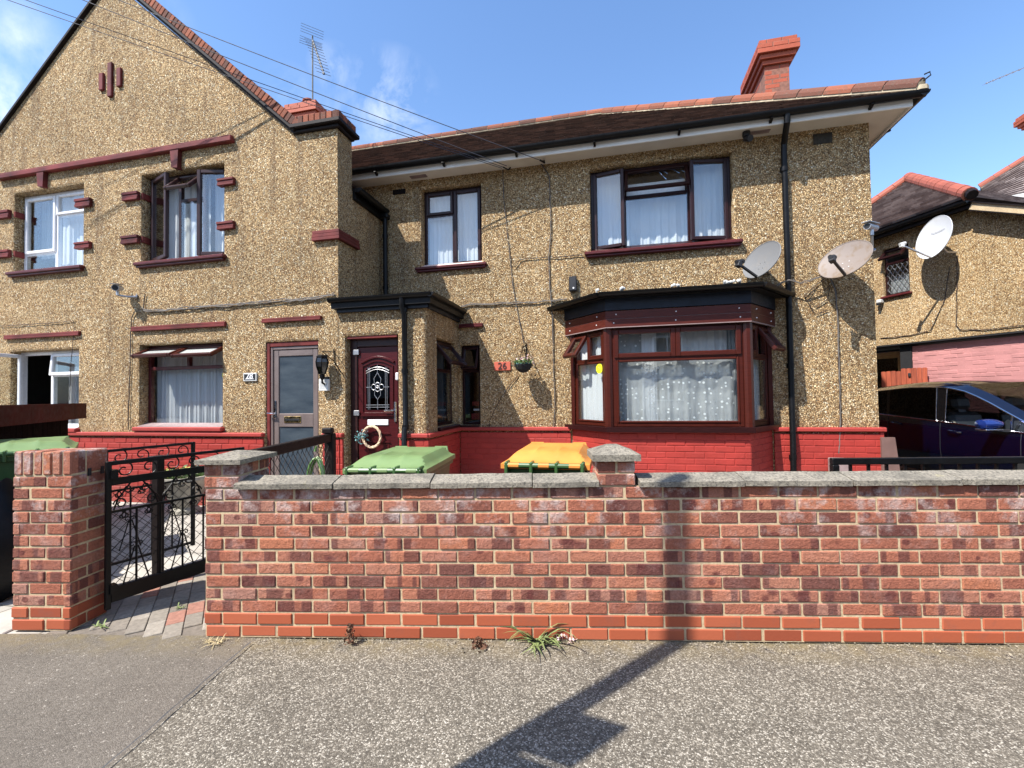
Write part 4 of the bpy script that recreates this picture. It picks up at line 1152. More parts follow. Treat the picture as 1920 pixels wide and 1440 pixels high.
def chimney(parent, x0, x1, y0, y1, z0, z1, mat='chimbrick', pots=(), flare=.055, name='chimney', steps=3, capn=2):
    mb = MB(); n = int((z1 - z0) / .0757)
    for (p_, q_) in (((x0, y0), (x1, y0)), ((x1, y0), (x1, y1)), ((x1, y1), (x0, y1)), ((x0, y1), (x0, y0))):
        bricks(mb, frameM(p_, q_), math.dist(p_, q_), z0, n - steps - capn, th=.05, mim=1, jit=.002, jt=.011, rec=.007)
    z = z0 + (n - steps - capn) * .0757
    for k in range(steps):
        e = flare * (k + 1); mb.box(x0 - e, x1 + e, y0 - e, y1 + e, z, z + .0755, 0, (rnd.random(),) * 3, .006); z += .0757
    e = flare * steps
    for k in range(capn):
        for (p_, q_) in (((x0 - e, y0 - e), (x1 + e, y0 - e)), ((x1 + e, y0 - e), (x1 + e, y1 + e)), ((x1 + e, y1 + e), (x0 - e, y1 + e)), ((x0 - e, y1 + e), (x0 - e, y0 - e))):
            bricks(mb, frameM(p_, q_), math.dist(p_, q_), z, 1, th=.05, mim=1, jit=.002, jt=.011, rec=.007, half=k)
        z += .0757; e -= .03
    mb.box(x0, x1, y0, y1, z0, z - .01, 1)
    ch = mb.build(name, [mat, 'darkmortar'], parent)
    for (cx, cy, r, hh) in pots:
        b = MB(); b.lathe([(r, z), (r, z + hh), (r * 1.1, z + hh), (r * 1.1, z + hh + .03), (r * .8, z + hh + .03), (r * .8, z)], 16); b.build('chimney_pot', 'ridge2', ch, smooth=True)
    return z
zt2 = chimney(hs, 2.47, 2.83, 8.0, 8.80, 5.0, 7.12, flare=.042)
mb = MB(); mb.box(2.50, 2.76, 8.05, 8.40, zt2 - .03, zt2 + .10, 0, b=.01); mb.build('chimney_cap', 'chimbrick', hs)
zt3 = chimney(gh, -6.90, -6.22, 8.5, 9.0, 6.3, 7.96, flare=.04, steps=2)
mb = MB(); mb.lathe([(.13, zt3 - .02), (.12, zt3 + .16), (.14, zt3 + .17), (.14, zt3 + .2), (.1, zt3 + .2), (.1, zt3)], 16, M=Matrix.Translation((-6.55, 8.75, 0))); mb.build('chimney_pot', 'ridge2', gh, smooth=True)
# rainwater pipe at the right of the front
def pp(px, py, dy=.07): q_ = PY(px, py, FY - dy); return (q_.x, FY - dy, q_.z)
mb = MB(); a = PY(1476, 226, FY - .355)
mb.tube([(a.x, FY - .355, GZ - .05), (a.x, FY - .355, GZ - .13), pp(1470, 268, .08), pp(1470, 290, .06), pp(1479, 560, .06), pp(1486, 800, .07), pp(1487, 830, .11), pp(1488, 895, .11), (pp(1488, 895, .11)[0], FY - .11, .05)], .036, 14)
for (x, y) in ((1470, 322), (1482, 690), (1487, 862)):
    c = Vector(pp(x, y, .06)); mb.tube([c, c + Vector((0, 0, .06))], .045, 14)
mb.build('downpipe', 'gutter', hs, smooth=True)
mb = MB(); mb.tube([(outset(.2)[3][0] - .05, FY - .07, 2.60), (pp(1482, 590)[0], FY - .07, 2.50)], .03, 10); mb.build('bay_outlet_pipe', 'gutter', hs, smooth=True)
# air bricks
def vent(parent, px0, py0, px1, py1, Y, mat):
    a, b = PY(px0, py1, Y), PY(px1, py0, Y); mb = MB(); mb.box(a.x, b.x, Y - .012, Y + .02, a.z, b.z, b=.004); n = 6
    for i in range(n):
        for j in range(5):
            x = a.x + (b.x - a.x) * (i + .2) / n; z = a.z + (b.z - a.z) * (j + .2) / 5; mb.box(x, x + (b.x - a.x) / n * .6, Y - .02, Y - .0122, z, z + (b.z - a.z) / 5 * .55)
    mb.build('air_brick', mat, parent)
vent(hs, 1525, 248, 1560, 272, FY, 'darkvent'); vent(hs, 737, 354, 760, 366, FY, 'rustiron')

# ================================================================== ground
WA = math.radians(10.277)
WD = Vector((math.cos(WA), math.sin(WA), 0)); WN_ = Vector((-math.sin(WA), math.cos(WA), 0))
DW = 2.734
def WW(s, t, z=0.0): return WD * s + WN_ * t + Vector((0, 0, z))
MW = Matrix(((WD.x, WN_.x, 0, 0), (WD.y, WN_.y, 0, 0), (0, 0, 1, 0), (0, 0, 0, 1)))
def sheet(name, pts, z, mat):
    mb = MB(); mb.add([(p[0], p[1], z) for p in pts], [tuple(range(len(pts)))]); return struct(mb.build(name, mat))
sheet('ground', [(-400, -400), (400, -400), (400, 400), (-400, 400)], -.05, 'earth')
def wp(s, t): p = WW(s, t); return (p.x, p.y)
j0, j1 = PZ(470, 1207), PZ(200, 1440)
jd = (j1 - j0); je = j0 + jd * 3.2; js = j0 - jd * .5
# pavement in front: chippings to the right of the joint, smooth tarmac to the left
sj = j0.dot(WD)
def pavement():
    e2 = wp(-6, .2)
    je2 = (je.x, je.y)
    mb = MB(); nx, ny = 60, 26
    def gz(s, t): return .006 * math.sin(s * 2.1 + 1) * math.sin(t * 3.1) + .004 * math.sin(s * 5 + t * 4)
    vs = []
    for j in range(ny + 1):
        for i in range(nx + 1):
            t = -.6 + (DW + .03 + .6) * j / ny
            sl = sj + (je.dot(WD) - sj) * (DW - t) / (DW - je.dot(WN_))
            s = sl + (9.0 - sl) * i / nx
            p = WW(s, t); vs.append((p.x, p.y, gz(s, t) - .006))
    fs = [(j * (nx + 1) + i, j * (nx + 1) + i + 1, (j + 1) * (nx + 1) + i + 1, (j + 1) * (nx + 1) + i) for j in range(ny) for i in range(nx)]
    mb.add(vs, fs); struct(mb.build('pavement', 'chip', smooth=True))
    vs = []
    for j in range(ny + 1):
        for i in range(nx + 1):
            t = -.6 + (DW + .02 + .6) * j / ny
            sl = sj + (je.dot(WD) - sj) * (DW - t) / (DW - je.dot(WN_))
            s = -9 + (sl + 9) * i / nx
            p = WW(s, t); vs.append((p.x, p.y, gz(s, t) - .004 - .004 * (i == nx)))
    mb = MB(); mb.add(vs, fs); struct(mb.build('pavement', 'asph', smooth=True))
pavement()
jl = MB(); jv = []; r_ = random.Random(21)
jd_ = (je - j0).normalized(); jn = Vector((-jd_.y, jd_.x, 0))
for i in range(61):
    p = j0 + (je - j0) * (i / 60) * 1.0 + Vector((0, 0, .0)); wv = .002 + r_.uniform(0, .003); o_ = r_.uniform(-.004, .004)
    for sg in (-1, 1): jv.append(p + jn * (o_ + sg * wv) + Vector((0, 0, .013)))
jl.add(jv, [(2 * i, 2 * i + 1, 2 * i + 3, 2 * i + 2) for i in range(60)]); struct(jl.build('pavement_joint', 'road'))
mb = MB(MW); mb.box(-40, 40, -.75, -.602, -.3, .0, b=.015); struct(mb.build('kerb', 'coping'))
sheet('road', [wp(-40, -7.5), wp(40, -7.5), wp(40, -.752), wp(-40, -.752)], -.046, 'road')
sheet('patio', [wp(-12, DW + .02), wp(-2.0, DW + .02), (-2.2, FY), (-12, FY + 1)], -.012, 'slabs')
sheet('front_garden', [wp(-2.0, DW + .1), wp(2.55, DW + .1), (HX1 + .1, FY), (-2.2, FY)], -.016, 'slabs')
sheet('driveway', [wp(2.55, DW + .1), wp(12, DW + .1), (14, 20), (HX1 + .1, 20), (HX1 + .1, FY)], -.014, 'asph')
# block paving in the gateway
mb = MB(); g0 = -3.35; a0 = .60
for i in range(-14, 30):
    for j in range(-12, 14):
        s = -2.7 + i * .103 * math.cos(a0) - j * .203 * math.sin(a0); t = DW + .3 + i * .103 * math.sin(a0) + j * .203 * math.cos(a0)
        ss, tt = s, t + (i % 2) * .1 * math.cos(a0)
        ss -= (i % 2) * .1 * math.sin(a0)
        if not (-3.05 < ss < -1.95 and DW + .06 < tt < DW + 1.0): continue
        Mx = MW @ Matrix.Translation((ss, tt, 0)) @ Matrix.Rotation(a0, 4, 'Z')
        c = rnd.random() * .8 if rnd.random() < .93 else 1.0
        if .28 < (tt - DW) < .48 and ss > -2.5: c = 1.0
        mb.box(-.0495, .0495, -.0985, .0985, -.045, rnd.uniform(-.003, .003), 0, (c, 0, 0), .004, Mx)
mb.box(-3.1, -1.98, DW + .0, DW + 1.05, -.048, -.008, 0, (.05, 0, 0), 0, MW)
struct(mb.build('path', 'paver'))
mb = MB(MW)
for i in range(9):
    mb.box(-9.3 + i * .66, -9.3 + i * .66 + .65, DW + .02, DW + .44, -.04, .002 + rnd.uniform(-.003, .003), 0, None, .006)
struct(mb.build('threshold_paving', 'slabs'))

# ================================================================== boundary wall with piers and coping
CH = .0757
wall = thing('garden_wall', 'low multi-red brick garden wall with concrete coping and two orange bottom courses', 'wall', WW(.4, DW), WA)
S0, S1 = -2.035, 5.6
P0, P1 = .372, .612
mb = MB(); bricks(mb, MW @ Matrix.Translation((S0, DW, 0)), S1 - S0, 0, 12, ch=CH, th=.1, rowfn=lambda k: 2 if k < 2 else 0)
mb.box(S0 + .01, S1, DW + .105, DW + .21, 0, 12 * CH, 1, None, 0, MW)
mb.build('brickwork', ['brick', 'mortar', 'obrick'], wall)
def coping_stone(s0, s1, parent):
    mb = MB(MW); t0, t1 = DW - .03, DW + .245; z = 12 * CH
    e = .008
    prof = [(t0, z), (t0, z + .030), (t0 + .02, z + .036), ((t0 + t1) / 2, z + .062), (t1 - .02, z + .036), (t1, z + .03), (t1, z)]
    n = max(2, int((s1 - s0) / .05)); vs = []; fs = []; k = len(prof)
    tl = rnd.uniform(-.004, .004); tz = rnd.uniform(-.003, .003)
    for i in range(n + 1):
        x = s0 + (s1 - s0) * i / n; end = min(i, n - i)
        for (t, zz) in prof:
            vs.append((x, t + tl + rnd.uniform(-.0015, .0015) + (.003 if end == 0 and t == t0 else 0), zz + tz * (i / n - .5) * 2 + rnd.uniform(-.0015, .0015)))
    for i in range(n):
        for q in range(k): fs.append((i * k + q, i * k + (q + 1) % k, (i + 1) * k + (q + 1) % k, (i + 1) * k + q))
    fs += [tuple(range(k)), tuple(range(n * k, n * k + k))]
    mb.add(vs, fs); mb.build('coping_stone', 'coping', parent)
def SX(px): return PN(px, 905, WW(0, DW), WN_).dot(WD)
js_ = [SX(x) for x in (443, 627, 808, 998, 1123)]
for a, b in zip(js_[:-1], js_[1:]): coping_stone(a + .003, b - .003, wall)
js_ = [SX(x) for x in (1197, 1393, 1595, 1798, 2000)] + [S1 - 1.9, S1 - 1.2, S1 - .6, S1]
for a, b in zip(js_[:-1], js_[1:]): coping_stone(a + .003, b - .003, wall)
def pier(parent, s0, s1, t0, t1, z0, n, name='pier', capo=.03, cap=True, caph=.085):
    mb = MB(); zz = z0
    cs = [(s0, t0), (s1, t0), (s1, t1), (s0, t1)]
    for i in range(4):
        p_, q_ = cs[i], cs[(i + 1) % 4]
        bricks(mb, MW @ frameM(p_, q_), math.dist(p_, q_), z0, n, ch=CH, th=.05, rowfn=lambda k: 2 if (z0 == 0 and k < 2) else 0, half=i % 2, mortar=False)
    mb.box(s0 + .006, s1 - .006, t0 + .006, t1 - .006, z0, z0 + n * CH, 1, None, 0, MW)
    pr = mb.build(name, ['brick', 'mortar', 'obrick'], parent)
    if cap:
        c = MB(MW); z = z0 + n * CH; a, b, d, e = s0 - capo, s1 + capo, t0 - capo, t1 + capo; mx, mt = (a + b) / 2, (d + e) / 2
        h1 = z + caph * .45; i_ = .03
        vs = [(a, d, z), (b, d, z), (b, e, z), (a, e, z), (a, d, h1), (b, d, h1), (b, e, h1), (a, e, h1), (mx - i_, mt - i_, z + caph), (mx + i_, mt - i_, z + caph), (mx + i_, mt + i_, z + caph), (mx - i_, mt + i_, z + caph)]
        c.add(vs, [(3, 2, 1, 0), (0, 1, 5, 4), (1, 2, 6, 5), (2, 3, 7, 6), (3, 0, 4, 7), (4, 5, 9, 8), (5, 6, 10, 9), (6, 7, 11, 10), (7, 4, 8, 11), (8, 9, 10, 11)])
        c.build('pier_cap', 'coping', pr)
    return pr
pier(wall, P0 + .01, P1 - .01, DW - .004, DW + .235, 12 * CH, 2)
pier(wall, S0 - .004, S0 + .215, DW - .003, DW + .33, 12 * CH, 2, capo=.035, caph=.062)
# free-standing gate pier on the left, topped by bricks on end
gp = thing('gate_pier', 'square multi-red brick gate pier with a soldier course on top', 'pier', WW(-3.15, DW + .05), WA)
pier(gp, -3.352, -2.957, DW + .055, DW + .305, 0, 13, name='brickwork', cap=False)
mb = MB(); n = 6
for i in range(n):
    a = -3.352 + .395 * i / n; mb.box(a + .004, a + .395 / n - .004, DW + .052 + rnd.uniform(-.003, .003), DW + .155, 13 * CH + .005, 13 * CH + .155 + rnd.uniform(-.004, .004), 0, (rnd.random(), rnd.random(), .2), .007, MW)
mb.box(-3.35, -2.955, DW + .157, DW + .305, 13 * CH + .005, 13 * CH + .15, 0, (.4, .2, .2), .008, MW)
mb.box(-3.345, -2.962, DW + .06, DW + .30, 13 * CH, 13 * CH + .149, 1, None, 0, MW)
mb.build('soldier_course', ['brick', 'mortar'], gp)
mb = MB(MW)
for t in (.16, .25): mb = MB(MW); mb.box(-2.958, -2.950, DW + t, DW + t + .02, 13 * CH - .02, 13 * CH + .03); mb.build('hinge_socket', 'black', gp)

# ================================================================== wrought-iron gates
def scroll(mb, cx, cz, r, a0, turns, sgn=1, th=.005, n=26, tail=None):
    pts = []
    for i in range(n + 1):
        f = i / n; a = a0 + sgn * turns * 2 * math.pi * f; rr = r * (1 - .78 * f); pts.append((cx + rr * math.cos(a), 0, cz + rr * math.sin(a)))
    if tail: pts = [(tail[0], 0, tail[1])] + pts
    mb.tube(pts, th, 6)
def mesh_wire(mb, x0, x1, z0, z1, pitch, th=.0016, y=.012):
    k = (x1 - x0) + (z1 - z0); n = int(k / pitch)
    for i in range(1, n + 1):
        d = i * pitch
        a = (x0 + max(0, d - (z1 - z0)), z0 + min(d, z1 - z0)); b = (x0 + min(d, x1 - x0), z0 + max(0, d - (x1 - x0)))
        mb.tube([(a[0], y, a[1]), (b[0], y, b[1])], th, 4, cap=False)
        mb.tube([(x0 + x1 - a[0], y, a[1]), (x0 + x1 - b[0], y, b[1])], th, 4, cap=False)
def gate(name, label, p, q, z0, z1, full=True, group=None):
    d = Vector((q[0] - p[0], q[1] - p[1], 0)); L = d.length; M = frameM(p, q)
    t = thing(name, label, 'gate', (p[0], p[1], 0), math.atan2(d.y, d.x), group)
    H_ = z1 - z0; f = MB(M); zm = z0 + H_ * .63
    f.box(0, .03, -.015, .015, z0 - .04, z1, b=.003); f.box(L - .028, L, -.014, .014, z0 - .02, z1, b=.003)
    f.box(.03, L - .028, -.01, .01, z1 - .022, z1, b=.003); f.box(.03, L - .028, -.013, .013, z0, z0 + (.10 if full else .02), b=.003)
    f.box(.03, L - .028, -.009, .009, zm, zm + .016); f.box(.03, L - .028, -.009, .009, z1 - (.165 if full else .13), z1 - .115)
    f.build('gate_frame', 'iron', t)
    b = MB(M); n = 6 if full else 4
    for i in range(1, n):
        x = .03 + (L - .06) * i / n; b.tube([(x, 0, z0 + .02), (x, 0, zm)], .0075, 6)
    b.build('bars', 'iron', t)
    for i in range(n):
        s = MB(M); x = .03 + (L - .06) * (i + .5) / n; r = (L / n) * .36
        scroll(s, x, z1 - .068, r, -math.pi / 2 if i % 2 else math.pi * .5, 1.1, 1 if i % 2 else -1)
        for sg in (-1, 1): scroll(s, x + sg * r * .2, zm - .03, r * .5, math.pi / 2, 1.0, sg, .0045, 16)
        if full and i < n:
            sg = 1 if i % 2 else -1
            s.tube([(x - sg * r, 0, z1 - .13), (x - sg * r * .2, 0, z1 - .20), (x + sg * r * .6, 0, zm + .09), (x + sg * r, 0, zm + .02)], .006, 6)
            scroll(s, x + sg * r * .35, zm + .055, r * .72, 0 if sg > 0 else math.pi, 1.2, sg)
            scroll(s, x - sg * r * .45, z1 - .20, r * .6, math.pi if sg > 0 else 0, 1.1, sg)
        s.build('scroll', 'iron', t)
    for i in range(1, n, 2):
        s = MB(M); x = .03 + (L - .06) * i / n; top = z0 + H_ * .36
        for sg in (-1, 1):
            s.tube([(x + sg * .075, 0, z0 + .1), (x + sg * .01, 0, top)], .005, 6); scroll(s, x + sg * .022, top + .012, .02, math.pi if sg > 0 else 0, 1.0, -sg, .004, 14)
        s.build('finial', 'iron', t)
    m = MB(M); mesh_wire(m, .03, L - .03, z0 + .02, zm, .085, .0022); m.build('wire_mesh', 'rustiron', t)
    if full:
        k = MB(M); k.box(.02, .06, -.03, .03, z1 - .12, z1 - .06); k.box(.02, .06, -.03, .03, z0 + .06, z0 + .12); k.build('hinge', 'iron', t)
    return t
ga = PZ(198, 866, 1.05); gb_ = (ga.x + .25, ga.y + .90)
gate('iron_gate', 'black wrought-iron scroll gate standing open against the left brick pier', (ga.x, ga.y), gb_, .10, 1.05)
gate('iron_gate', 'narrow black scroll gate leaf behind the main gate', (ga.x - .62, ga.y + .42), (ga.x - .46, ga.y + 1.08), .14, 1.07, False)
fp = thing('gate_post', 'rusty dark square post behind the open iron gate', 'post', (ga.x + .02, ga.y + .22, 0))
mb = MB(); mb.box(ga.x - .26, ga.x - .20, ga.y + .52, ga.y + .58, 0, 1.0, b=.005); mb.build('post', 'rustiron', fp); mb = MB(); mb.box(ga.x - .275, ga.x - .185, ga.y + .505, ga.y + .595, 1.001, 1.015, b=.004); mb.build('post_cap', 'rustiron', fp)

# ================================================================== chain-link fence between the two gardens
cf0, cf1 = CW(-1.84, 3.10), CW(-1.845, 4.55)
M = frameM((cf0.x, cf0.y), (cf1.x, cf1.y)); L = (cf1 - cf0).length
cf = thing('chain_link_fence', 'chain-link fence with a dark timber top rail between the two front gardens', 'fence', (cf0.x, cf0.y, 0))
mb = MB(M); mb.box(-.2, L, -.03, .03, 1.02, 1.10, b=.006); mb.build('top_rail', 'rustiron', cf)
mb = MB(M); mb.box(L + .001, L + .09, -.045, .045, 0, 1.10, b=.01); mb.box(L - .05, L + .03, -.05, .05, 1.101, 1.16, b=.012); mb.build('post', 'rustiron', cf)
mb = MB(M); mesh_wire(mb, -.2, L, .04, 1.02, .085, .0024, 0); mb.build('wire_mesh', 'rustiron', cf)
# coiled hose hung on the fence post
hp = CW(-1.86, 4.42, .0); hose = MB()
for k in range(7):
    r = .075 + .012 * rnd.random(); hh = .27 + .03 * rnd.random(); y0 = k * .008; ph = rnd.random() * .3
    pts = [(hp.x + r * math.sin(2 * math.pi * i / 20 + ph) * (1.0 if i % 20 > 2 else .8), hp.y - .06 - y0 + .01 * math.sin(i), .60 + hh * math.cos(2 * math.pi * i / 20)) for i in range(21)]
    hose.tube(pts, .0075, 6, k % 2)
hose.tube([(hp.x, hp.y - .1, .95), (hp.x + .01, hp.y - .09, 1.0)], .012, 6, 0)
tag(hose.build('garden_hose', ['hose', 'hosew'], smooth=True), 'green and pale coiled hosepipe hanging on the chain-link fence', 'hose')

# ================================================================== wheelie bins
def wheelie_bin(label, lid, cx, cd, rot, ztop, group, body='bingreen', w=.58, dep=.74, nlug=4):
    c = CW(cx, cd); t = thing('wheelie_bin', label, 'bin', (c.x, c.y, 0), rot, group)
    M = Matrix.Translation((c.x, c.y, 0)) @ Matrix.Rotation(rot, 4, 'Z'); zr = ztop - .10      # local y=0 at the hinge side
    mb = MB(M)
    def rect(hw, y0, y1, z): return [(-hw, y0, z), (hw, y0, z), (hw, y1, z), (-hw, y1, z)]
    rows = [rect(w * .40, .10, dep * .80, .10), rect(w * .44, .05, dep * .88, .55), rect(w * .47, .03, dep * .95, zr - .06), rect(w * .5, .0, dep, zr - .055), rect(w * .5, .0, dep, zr), rect(w * .47, .03, dep * .96, zr)]
    vs = [p for r_ in rows for p in r_]; fs = [(0, 1, 2, 3)]
    for k in range(len(rows) - 1):
        for i in range(4): fs.append((k * 4 + i, k * 4 + (i + 1) % 4, k * 4 + 4 + (i + 1) % 4, k * 4 + 4 + i))
    fs.append(tuple(range(20, 24))); mb.add(vs, fs)
    for sx in (-1, 1): mb.box(sx * w * .5 - .012 * (sx < 0), sx * w * .5 + .012 * (sx > 0), .06, dep - .06, zr - .05, zr - .012, b=.004)
    mb.build('body', body, t, bevel=0)
    hb = MB(M); hb.tube([(-w * .47, -.055, zr + .005), (w * .47, -.055, zr + .005)], .019, 10)
    for i in range(nlug):
        x = -w * .45 + w * .9 * i / (nlug - 1); hb.box(x - .012, x + .012, -.075, .03, zr - .06, zr + .03, b=.006)
    hb.box(-w * .44, w * .44, -.012, .01, zr - .06, zr - .02, b=.004); hb.build('handle_bar', body, t, smooth=30)
    lb = MB(M); nx, ny = 30, 24; vs = []; fs = []
    def lz(u, v):
        ed = min(u, 1 - u) / .16; ev0 = v / .22; ev1 = (1 - v) / .14
        s = lambda q: (max(0, min(1, q)) ** 2) * (3 - 2 * max(0, min(1, q)))
        k = min(s(ed), s(ev0), s(ev1)); k = k * (.92 + .08 * v)
        rib = .010 * math.exp(-((u - .36) / .03) ** 2) + .010 * math.exp(-((u - .64) / .03) ** 2)
        return zr + .012 + .075 * k + (rib if .12 < v < .5 else 0) * k
    for j in range(ny + 1):
        for i in range(nx + 1):
            u, v = i / nx, j / ny; wid = w * .53 * (1 - .02 * v); vs.append(((u - .5) * 2 * wid, -.035 + v * (dep + .07), lz(u, v)))
    for j in range(ny):
        for i in range(nx): fs.append((j * (nx + 1) + i, j * (nx + 1) + i + 1, (j + 1) * (nx + 1) + i + 1, (j + 1) * (nx + 1) + i))
    base = len(vs)
    rim = [i for i in range(nx + 1)] + [(j * (nx + 1) + nx) for j in range(1, ny + 1)] + [(ny * (nx + 1) + i) for i in range(nx - 1, -1, -1)] + [(j * (nx + 1)) for j in range(ny - 1, 0, -1)]
    for i in rim: p = vs[i]; vs.append((p[0], p[1], zr - .022))
    m = len(rim)
    for k in range(m): fs.append((rim[k], rim[(k + 1) % m], base + (k + 1) % m, base + k))
    fs.append(tuple(range(base, base + m))); lb.add(vs, fs)
    for sx in (-.62, .62):                                        # grips at the far corners, lugs at the hinge
        lb.tube([(sx * w * .5 - .06, dep + .0, zr + .03), (sx * w * .5 - .05, dep + .02, zr + .07), (sx * w * .5 + .05, dep + .02, zr + .07), (sx * w * .5 + .06, dep, zr + .03)], .012, 6)
    for i in range(3): x = (-.36 + .36 * i) * w; lb.box(x - .045, x + .045, -.075, .0, zr - .012, zr + .022, b=.01)
    lb.build('lid', lid, t, smooth=22)
    for sx in (-1, 1):
        wb = MB(M); wb.lathe([(.04, -.02), (.095, -.02), (.1, -.012), (.1, .012), (.095, .02), (.04, .02)], 20, M=Matrix.Translation((sx * w * .42, .06, .1)) @ Matrix.Rotation(math.pi / 2, 4, 'Y')); wb.build('wheel', 'tyre', t)
    ab = MB(M); ab.tube([(-w * .42, .06, .1), (w * .42, .06, .1)], .012, 8); ab.build('axle', 'steel', t)
    return t
BG = 'wheelie bins in the front gardens'
wheelie_bin('green wheelie bin with faded green lid, standing by the maroon front door', 'lidgreen', -.885, 3.17, .10, 1.05, BG, w=.57)
wheelie_bin('green wheelie bin with a bright yellow lid, below the bay window', 'lidyellow', .22, 3.15, .0, 1.07, BG)
wheelie_bin('green-lidded wheelie bin at the far left, behind the gate pier', 'lidgreen', -4.05, 3.75, .95, 1.14, BG, w=.6)

bs = CW(-3.93, 3.42); mb = MB(Matrix.Translation((bs.x, bs.y, 0))); r_ = random.Random(3); vs = []; N = 22; fs = []  # black lumpy form added to stand in for the darkness below the bin
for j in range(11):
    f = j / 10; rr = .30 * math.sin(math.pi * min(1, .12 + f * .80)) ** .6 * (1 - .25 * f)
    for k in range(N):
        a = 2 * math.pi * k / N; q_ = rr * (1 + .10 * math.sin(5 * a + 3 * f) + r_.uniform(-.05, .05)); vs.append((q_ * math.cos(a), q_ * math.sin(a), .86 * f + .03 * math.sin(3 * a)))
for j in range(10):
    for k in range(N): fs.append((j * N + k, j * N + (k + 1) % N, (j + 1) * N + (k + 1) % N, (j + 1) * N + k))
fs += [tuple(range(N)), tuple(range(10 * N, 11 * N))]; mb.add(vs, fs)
tag(mb.build('dark_stand_in', 'blackfelt', smooth=True), 'added black sack-shaped form standing in for the dark area at the far-left bin', 'stand-in')
# ================================================================== black shed with a mahogany roof board
s0, s1 = CW(-4.66, 4.06), CW(-5.72, 6.1); M = frameM((s0.x, s0.y), (s1.x, s1.y)); L = (s1 - s0).length
sh = thing('garden_shed', 'black timber garden shed with a dark red-brown roof board', 'shed', (s0.x, s0.y, 0))
mb = MB(M); x = -1.2
while x < L - .14:
    mb.box(x, min(x + .116, L - .14), .14 + rnd.uniform(0, .004), .17, .0, 1.23, 0, None, .003); x += .12
mb.box(-1.2, L - .14, .172, 1.6, 0, 1.24); mb.build('wall', 'shed', sh)
mb = MB(M); mb.box(-1.3, L, .0, .03, 1.235, 1.435, 0, None, .004); mb.build('roof_board', 'shedboard', sh)
mb = MB(M); mb.box(-1.3, L - .002, .031, 1.7, 1.26, 1.41); mb.build('roof', 'blackfelt', sh)

# ================================================================== railing behind the wall on the right
M = MW; rl = thing('metal_railing', 'low black metal railing behind the right end of the garden wall', 'railing', WW(2.0, DW + .55), WA)
def sAt(px, t): d = ray(px, 862); k = t / d.dot(WN_); return (EYE + d * k).dot(WD)
tR = DW + .55; sa = sAt(1558, tR); zt = (EYE + ray(1740, 863) * (tR / ray(1740, 863).dot(WN_))).z
mb = MB(MW); mb.box(sa, sa + 3.2, tR - .02, tR + .02, zt - .025, zt + .02, b=.004); mb.box(sa, sa + 3.2, tR - .015, tR + .015, .1, .13, b=.003); mb.build('rail', 'iron', rl)
mb = MB(MW); mb.box(sa, sa + .045, tR - .022, tR + .022, 0, zt - .026, b=.004); mb.box(sa + 3.15, sa + 3.2, tR - .022, tR + .022, 0, zt - .026); mb.build('post', 'iron', rl)
mb = MB(MW)
for i in range(1, 26): mb.box(sa + i * .122, sa + i * .122 + .016, tR - .008, tR + .008, .13, zt - .026)
mb.build('bars', 'iron', rl)
bb = thing('leaning_board', 'plain brown board leaning beside the right corner of the red plinth', 'board', (HX1 + .2, FY - .1, 0))
mb = MB(); a = PY(1650, 820, FY - .05); b_ = PY(1672, 820, FY - .05)
mb.prism([(a.x + .01, 0), (b_.x + .12, 0), (b_.x + .03, a.z), (a.x + .01, a.z)], FY - .06, FY - .03); mb.build('panel', 'board', bb); mb = MB(); mb.box(a.x + .02, b_.x, FY - .029, FY - .01, .3, .36); mb.build('batten', 'board', bb)
mbx = thing('meter_box', 'small pale box at the foot of the wall behind the railing end', 'box', (2.5, FY - .3, 0))
a, b_ = PY(1566, 895, FY - .25), PY(1598, 862, FY - .25)
mb = MB(); mb.box(a.x, b_.x, FY - .25, FY - .06, .0, b_.z, b=.01); mb.build('case', 'brownsill', mbx); mb = MB(); mb.box(a.x + .02, b_.x - .02, FY - .262, FY - .2502, .1, b_.z - .03, b=.006); mb.build('door', 'brownsill', mbx)

